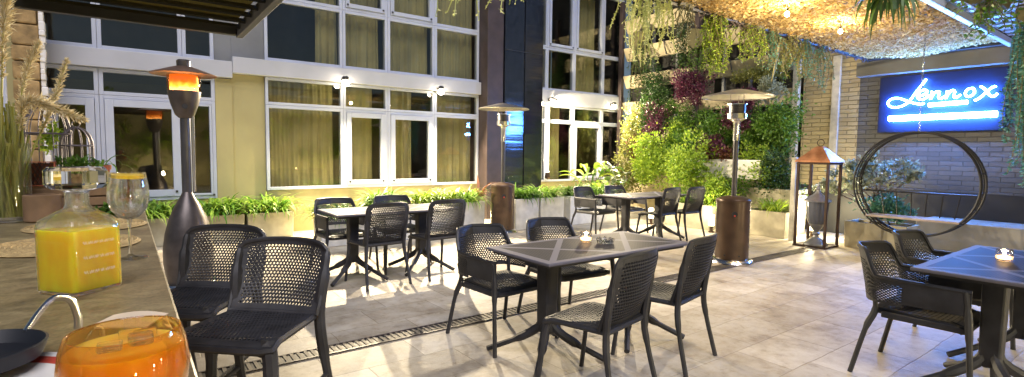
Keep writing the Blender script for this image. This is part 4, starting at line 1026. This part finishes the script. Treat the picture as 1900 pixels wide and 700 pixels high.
def votive(label, loc):
    t = thing('candle_holder', label, 'candle holder', loc, 0, 'lit candles in glass holders')
    MB().lathe([(.032,0),(.042,.005),(.044,.04),(.040,.075),(.037,.075),(.040,.04),(.037,.012),(.001,.012)], 24, cap1=False).build('glass_cup', M['glass'], t, smooth=True)
    MB().lathe([(.033,.014),(.033,.030)], 18).build('wax', M['candle'], t)
    MB().lathe([(.001,.032),(.006,.04),(.004,.052),(.001,.064)], 8).build('flame', M['bulb'], t, smooth=True)
    lamp('candle_lamp', 'POINT', (0,0,.07), .9, (1,.6,.25), t, .012)
votive('lit glass candle holder on the middle table next to the ashtray', (2.74,2.78,.743))
votive('lit candle holder on the blue tinted table at the right edge', (4.52,.80,.743))
t = thing('ashtray', 'clear cut glass ashtray on the middle table', 'ashtray', (2.82,2.66,.743))
m = MB(); m.lathe([(.055,0),(.066,.015),(.068,.03),(.054,.03),(.046,.012),(.001,.010)], 16, cap1=False); m.build('bowl', M['glass'], t)
for k in range(8): a = 2*PI*k/8; MB().box(.058*math.cos(a)-.008, .058*math.cos(a)+.008, .058*math.sin(a)-.008, .058*math.sin(a)+.008, .031, .038).build('rim_notch', M['glass'], t, bevel=.003)

# ------------------------------------------------------------------ bar counter and what stands on it
BZ = 1.10
t = thing('bar_counter', 'brown granite topped bar counter running away at the left', 'bar counter', (0,0,0))
MB().box(-1.6, .07, .20, 3.10, BZ-.04, BZ).build('countertop', M['granite'], t, bevel=.004)
MB().box(-1.5, -.12, .26, 3.02, 0, BZ-.042).build('bar_body', M['wood'], t)
def on(x, y, z=0.): return (x, y, BZ+.001+z)

# decanter
t = thing('juice_decanter', 'square glass decanter of orange juice with a wide cut stopper', 'decanter', on(-.082,1.41), R(40))
def sq(prof, rr=.2, n=32):
    m = MB(); o = 0; K = len(prof)
    for a, z, e in prof:
        for k in range(n):
            an = 2*PI*k/n+PI/n; cx, sx = math.cos(an), math.sin(an)
            x = a*math.copysign(abs(cx)**e, cx); y = a*math.copysign(abs(sx)**e, sx); m.v.append((x,y,z))
    for i in range(K-1):
        for k in range(n): m.f.append((i*n+k, i*n+(k+1)%n, (i+1)*n+(k+1)%n, (i+1)*n+k))
    m.f.append(tuple(reversed(range(n)))); m.f.append(tuple((K-1)*n+k for k in range(n))); return m
sq([(.050,0,.22),(.0525,.006,.2),(.0525,.138,.2),(.049,.150,.25),(.036,.162,.5),(.024,.172,.9),(.020,.180,1),(.020,.205,1),(.024,.209,1),(.0165,.209,1),(.0165,.181,1),(.020,.170,.9),(.033,.158,.5),(.046,.147,.25),(.0488,.136,.2),(.0488,.008,.2)]).build('bottle', M['glass'], t, smooth=True)
sq([(.0490,.0075,.2),(.0494,.01,.19),(.0494,.130,.19)]).build('juice', M['juice'], t, smooth=True)
m = MB(); m.lathe([(.017,.203),(.018,.208),(.046,.214),(.053,.222),(.053,.250),(.047,.257)], 16); m.build('stopper', M['crystal'], t)
m = MB()
for k in range(6):
    for j in range(3): m.tube([(-.032+k*.011+i*.0014, -.0528, .045+j*.03+.0035*math.sin(i*1.9+k*2.3)) for i in range(7)], .00035, 4)
m.build('etched_mark', M['white'], t)

t = thing('wine_glass', 'stemmed clear wine glass with a yellow citrus slice by the decanter', 'wine glass', on(.005,1.74))
MB().lathe([(.040,0),(.040,.002),(.012,.006),(.004,.012),(.0035,.085),(.006,.105),(.022,.112),(.040,.132),(.047,.160),(.046,.195),(.040,.232),(.0388,.232),(.0447,.195),(.0457,.160),(.039,.134),(.020,.114),(.001,.111)], 36, cap1=False).build('bowl', M['glass'], t, smooth=True)
MB().lathe([(.010,.1135),(.030,.123),(.0375,.134),(.0405,.142)], 30).build('water', glasspane('water', (.93,.95,.95), .5, 0), t, smooth=True)
m = MB(); m.tube([(0,-.004,.221),(0,.004,.223)], .036, 28); o = m.build('citrus_slice', mat('citrus', (.85,.55,.02), .4, 0, .1, 30), t); o.rotation_euler = (R(0), 0, R(30))
for o_ in (o,): o_.data.transform(Matrix.Translation((0,0,-.222))); o_.data.transform(Matrix.Rotation(R(80),4,'X')); o_.location = (0,0,.222)

# amber tumbler in the foreground
t = thing('amber_tumbler', 'orange amber tumbler of cold drink right in the foreground', 'glass', on(-.006,.725))
MB().lathe([(.040,0),(.046,.003),(.060,.03),(.0625,.05),(.059,.078),(.054,.093),(.0525,.0935),(.0515,.092),(.0565,.077),(.060,.05),(.057,.03),(.043,.008),(.001,.007)], 48, cap1=False).build('cup', M['amber'], t, smooth=True)
MB().lathe([(.040,.010),(.055,.03),(.0585,.05),(.0553,.075)], 40).build('drink', M['drink'], t, smooth=True)
m = MB(); r = random.Random(8)
for k in range(5):
    a = r.uniform(0,2*PI); q = r.uniform(.01,.035); m.frustum((q*math.cos(a), q*math.sin(a)), .011,.011,.066+.003*k,.012,.012,.082+.001*k)
m.build('ice_cube', M['glass'], t, bevel=.003)

# dark dish with looped handle on a white plate
t = thing('serving_plate', 'pale plate with a red patterned rim in the bottom left corner', 'plate', on(-.17,.83))
MB().lathe([(.07,0),(.10,.004),(.135,.016),(.133,.019),(.098,.008),(.001,.005)], 40, cap1=False).build('plate_dish', M['white'], t, smooth=True)
MB().lathe([(.112,.0125),(.124,.0165)], 40, cap0=False, cap1=False).build('red_band', M['red'], t)
t = thing('black_dish', 'small black dish with a looped metal handle on the pale plate', 'dish', on(-.165,.93,.012), 0)
MB().lathe([(.045,0),(.068,.010),(.075,.030),(.072,.031),(.064,.014),(.001,.008)], 36, cap1=False).build('bowl', M['navy'], t, smooth=True)
hb = bez([(.045,.055,.026),(.058,.085,.046),(.072,.105,.058),(.09,.115,.052),(.098,.118,.025),(.098,.118,.004)], 6)
MB().tube(hb, .0032, 8, flat=1.7).build('handle', M['chrome'], t, smooth=True)
o = MB(); fn = lambda u, v: (-.045+.09*u, -.03+.06*v, .002+.006*math.sin(u*3)*v)
t = tag(o.grid(fn, 8, 6).build('folded_napkin', M['paper'], solid=.003), 'folded tan paper napkin behind the amber tumbler', 'napkin'); t.location = on(.0,1.10); t.rotation_euler = (0,0,R(-30))

def placemat(label, x, y, rr=.185):
    m = MB(); m.lathe([(rr-.004,0),(rr,.003),(rr-.004,.006),(.001,.006)], 48, cap1=False)
    o = m.build('placemat', M['straw'], smooth=True); tag(o, label, 'placemat', 'round straw placemats on the bar'); o.location = on(x,y)
    m = MB()
    for k in range(1, 14): m.tube(circ((0,0,.0065), rr*k/14+.003, 40), .0035, 4, closed=True)
    m.build('braid', M['straw'], o)
placemat('round straw placemat just behind the decanter', -.15, 2.06)
placemat('round straw placemat further along the bar near the vase', -.12, 2.52)

# glass vase of stems and pampas grass
t = thing('glass_vase', 'tall clear glass vase at the left edge of the bar', 'vase', on(-.37,2.84))
MB().lathe([(.06,0),(.066,.004),(.068,.31),(.065,.31),(.063,.012),(.001,.010)], 32, cap1=False).build('vase_glass', M['glass'], t, smooth=True)
r = random.Random(12); st = MB(); pl = MB(); b0 = Vector(on(-.37,2.84,.02))
def plume(base, tip, droop, L, n, wd):
    pts = bez([base, base.lerp(tip,.5)+Vector((0,0,.03)), tip, tip+droop], 6)
    st.tube(pts, .0035, 5)
    for _ in range(n):
        t_ = 1-r.random()*L; f = t_*(len(pts)-1); i = min(int(f), len(pts)-2); p = pts[i].lerp(pts[i+1], f-i)
        d = (pts[i+1]-pts[i]).normalized(); k = math.sin(PI*min(1,(1-t_)/L*.9+.1))
        a = (d*1.2+Vector((r.gauss(0,.7),r.gauss(0,.7),r.gauss(0,.7)))).normalized()*wd*(.5+k)*r.uniform(.6,1.1)
        w_ = a.cross(Vector((r.gauss(0,1),r.gauss(0,1),r.gauss(0,1)))).normalized()*.0022
        pl.add([p, p+a*.5+w_, p+a, p+a*.5-w_], [(0,1,2,3)])
for tip, dr, L, n, wd in (((-.36,2.8,.70),(.02,0,.20),.5,800,.036), ((-.31,2.82,.55),(.05,0,.16),.45,520,.028), ((-.24,2.86,.44),(.06,.02,.22),.5,700,.022),
                          ((-.30,2.78,.47),(.17,-.03,-.06),.55,1100,.034), ((-.46,2.86,.66),(-.06,0,.25),.5,600,.034), ((-.41,2.8,.58),(.01,0,.12),.5,520,.03)):
    plume(b0+Vector((r.gauss(0,.02), r.gauss(0,.02), 0)), Vector((tip[0],tip[1],BZ+tip[2])), Vector(dr), L, n, wd)
for k in range(60):
    a = r.uniform(0,2*PI); q = .055*math.sqrt(r.random()); p = b0+Vector((q*math.cos(a), q*math.sin(a), 0)); e = b0+Vector((r.gauss(0,.035), r.gauss(0,.035), r.uniform(.26,.48)))
    st.tube([p, p.lerp(e,.5)+Vector((r.gauss(0,.008), r.gauss(0,.008), 0)), e], .0035, 4)
o = st.build('pampas_grass', M['stalk'], recalc=False); pl.build('plume', M['plume'], o, recalc=False); tag(o, 'dried pampas grass with feathery plumes standing in the glass vase', 'dried grass')

# crate of pots and wire cages at the far end of the bar
t = thing('wooden_crate', 'low brown wooden crate at the far end of the bar', 'crate', on(-.20,2.98))
m = MB()
for k in range(3): m.box(-.16, .16, -.07, -.055, .004+k*.042, .040+k*.042); m.box(-.16, .16, .055, .07, .004+k*.042, .040+k*.042)
m.build('side_slat', M['wood'], t, bevel=.002)
MB().box(-.165, -.15, -.054, .054, 0, .13).box(.15, .165, -.054, .054, 0, .13).build('end_board', M['wood'], t)
MB().box(-.16, .16, -.054, .054, .125, .132).build('top_board', M['wood'], t)
CZ = .134
t = thing('mesh_basket', 'small reddish basket with diamond wire mesh on the crate', 'basket', on(-.285,2.96,CZ))
m = MB()
for k in range(7):
    for s in (-1,1):
        x0 = -.045+k*.015; m.tube([(x0,-.038,0),(max(-.045,min(.045,x0+s*.05)),-.038,.10*min(1,abs(max(-.045,min(.045,x0+s*.05))-x0)/.05) if abs(max(-.045,min(.045,x0+s*.05))-x0) > 0 else .02)], .0018, 4)
m.build('wire_mesh', M['rust'], t)
m = MB(); m.box(-.047,.047,-.04,-.034,0,.004); m.box(-.047,.047,-.04,-.034,.098,.102); m.box(-.048,-.044,-.04,.03,0,.102); m.box(.044,.048,-.04,.03,0,.102); m.build('frame', M['terra'], t)
MB().box(-.043,.043,-.030,.03,.002,.095).build('liner', mat('liner', (.12,.035,.02), .9), t)
def pot(label, loc, rr, h, m, tilt=0):
    t = thing('flower_pot', label, 'plant pot', loc, 0, 'pots on the crate')
    MB().lathe([(rr*.7,0),(rr*.95,h*.75),(rr*1.1,h*.76),(rr*1.12,h),(rr*.98,h),(rr*.95,h*.8),(.001,h*.8)], 24, cap1=False).build('pot_body', M[m], t, smooth=True)
    MB().lathe([(rr*.9,h*.82),(rr*.5,h*.86),(.001,h*.86)], 16, cap1=False).build('soil', M['soil'], t)
    t.rotation_euler = (tilt, tilt*.5, 0)
pot('red terracotta pot on the crate behind the decanter stopper', on(-.085,2.98,CZ), .033, .085, 'terra')
pot('dark low pot of succulents left of the terracotta pot', on(-.165,2.97,CZ), .042, .05, 'wood')
pot('small red pot standing behind the wine glass', on(.0,2.95,0), .026, .075, 'terra')
r = random.Random(31)
mb = MB(); leaves(mb, on(-.165,2.96,CZ+.075), (.07,.05,.055), 420, .026, r, 8, .5, .5)
tag(mb.build('succulent', M['g_mid'], recalc=False), 'plump green succulent in the dark low pot', 'succulent')
mb = MB(); straps(mb, on(-.085,2.98,CZ+.075), 16, .09, .16, .014, r, .9, 1.2, .01)
tag(mb.build('pot_plant', M['g_mid'], recalc=False), 'arching leaves growing from the red terracotta pot', 'plant')
mb = MB(); leaves(mb, on(.0,2.95,.09), (.04,.04,.03), 160, .025, r, 5)
tag(mb.build('pot_plant', M['g_red'], recalc=False), 'brownish flowering sprig in the small red pot behind the wine glass', 'plant')
def cage(label, loc, rr, h, dome):
    t = thing('wire_cage', label, 'birdcage', loc, 0, 'decorative wire cages on the crate')
    m = MB()
    for k in range(10):
        a = 2*PI*k/10; pts = [(rr*math.cos(a), rr*math.sin(a), 0), (rr*math.cos(a), rr*math.sin(a), h)]
        for j in range(1, 7): b = j/6*PI/2; pts.append((rr*math.cos(b)*math.cos(a), rr*math.cos(b)*math.sin(a), h+dome*math.sin(b)))
        m.tube(pts, .0022 if k % 5 else .006, 5)
    for z in (0.002, h): m.tube(circ((0,0,z), rr, 28), .004, 5, closed=True)
    m.build('wire_dome', M['wire'], t, smooth=True)
    MB().tube(circ((0,0,h+dome+.016), .014, 14, 'y'), .0025, 5, closed=True).build('ring', M['wire'], t)
cage('taller wire birdcage at the far end of the bar by the pampas grass', on(-.265,3.03,CZ+.0), .075, .22, .13)
cage('smaller domed wire cage right of the taller birdcage', on(-.17,3.035,CZ+.0), .055, .17, .08)
mb = MB(); leaves(mb, on(-.265,3.03,CZ+.20), (.05,.05,.07), 220, .022, r, 6)
tag(mb.build('caged_plant', M['g_lime'], recalc=False), 'bright green sprigs inside the taller birdcage', 'plant')
o = tag(MB().lathe([(.055,0),(.06,.005),(.06,.105),(.054,.108),(.052,.02),(.001,.018)], 24, cap1=False).build('clay_cup', M['wood'], smooth=True), 'dark brown round pot beside the vase on the bar', 'pot'); o.location = on(-.27,2.80)
o = tag(MB().add([(-.03,0,0),(.05,0,0),(.05,.004,.012),(-.02,.004,.075)], [(0,1,2,3)]).build('menu_card', M['white'], solid=.002), 'small white card leaning beside the dark pot', 'card'); o.location = on(-.16,2.75)
mb = MB(); leaves(mb, on(-.06,2.80,.03), (.07,.06,.03), 220, .028, r, 6)
tag(mb.build('herb_sprig', M['g_mid'], recalc=False), 'green herb sprigs lying behind the decanter', 'herbs')

# ------------------------------------------------------------------ black awning over the bar
t = thing('bar_awning', 'black steel louvred awning over the bar at the top left', 'awning', (0,0,2.2))
x0, x1, y0, y1 = -.49, .665, 2.55, 4.24
MB().box(x0, x1, y1-.05, y1, 0, .07).build('front_rail', M['awning'], t, bevel=.004)
MB().box(x0-.05, x0-.002, y0, y1, -.01, .075).build('side_rail', M['awning'], t, bevel=.004)
MB().box(x1+.002, x1+.045, y0, y1, -.01, .075).build('side_rail', M['greywall'], t, bevel=.004)
m = MB(); y = y0+.1
while y < y1-.12:
    m.add([(x0+.002,y,.015),(x1-.002,y,.015),(x1-.002,y+.07,.05),(x0+.002,y+.07,.05),(x0+.002,y,.028),(x1-.002,y,.028),(x1-.002,y+.07,.063),(x0+.002,y+.07,.063)],
          [(0,3,2,1),(4,5,6,7),(0,1,5,4),(1,2,6,5),(2,3,7,6),(3,0,4,7)]); y += .2
m.build('slat', M['awning'], t)
MB().box(x0, x1, y0, y1-.052, .10, .11).build('roof_panel', M['awnlit'], t)
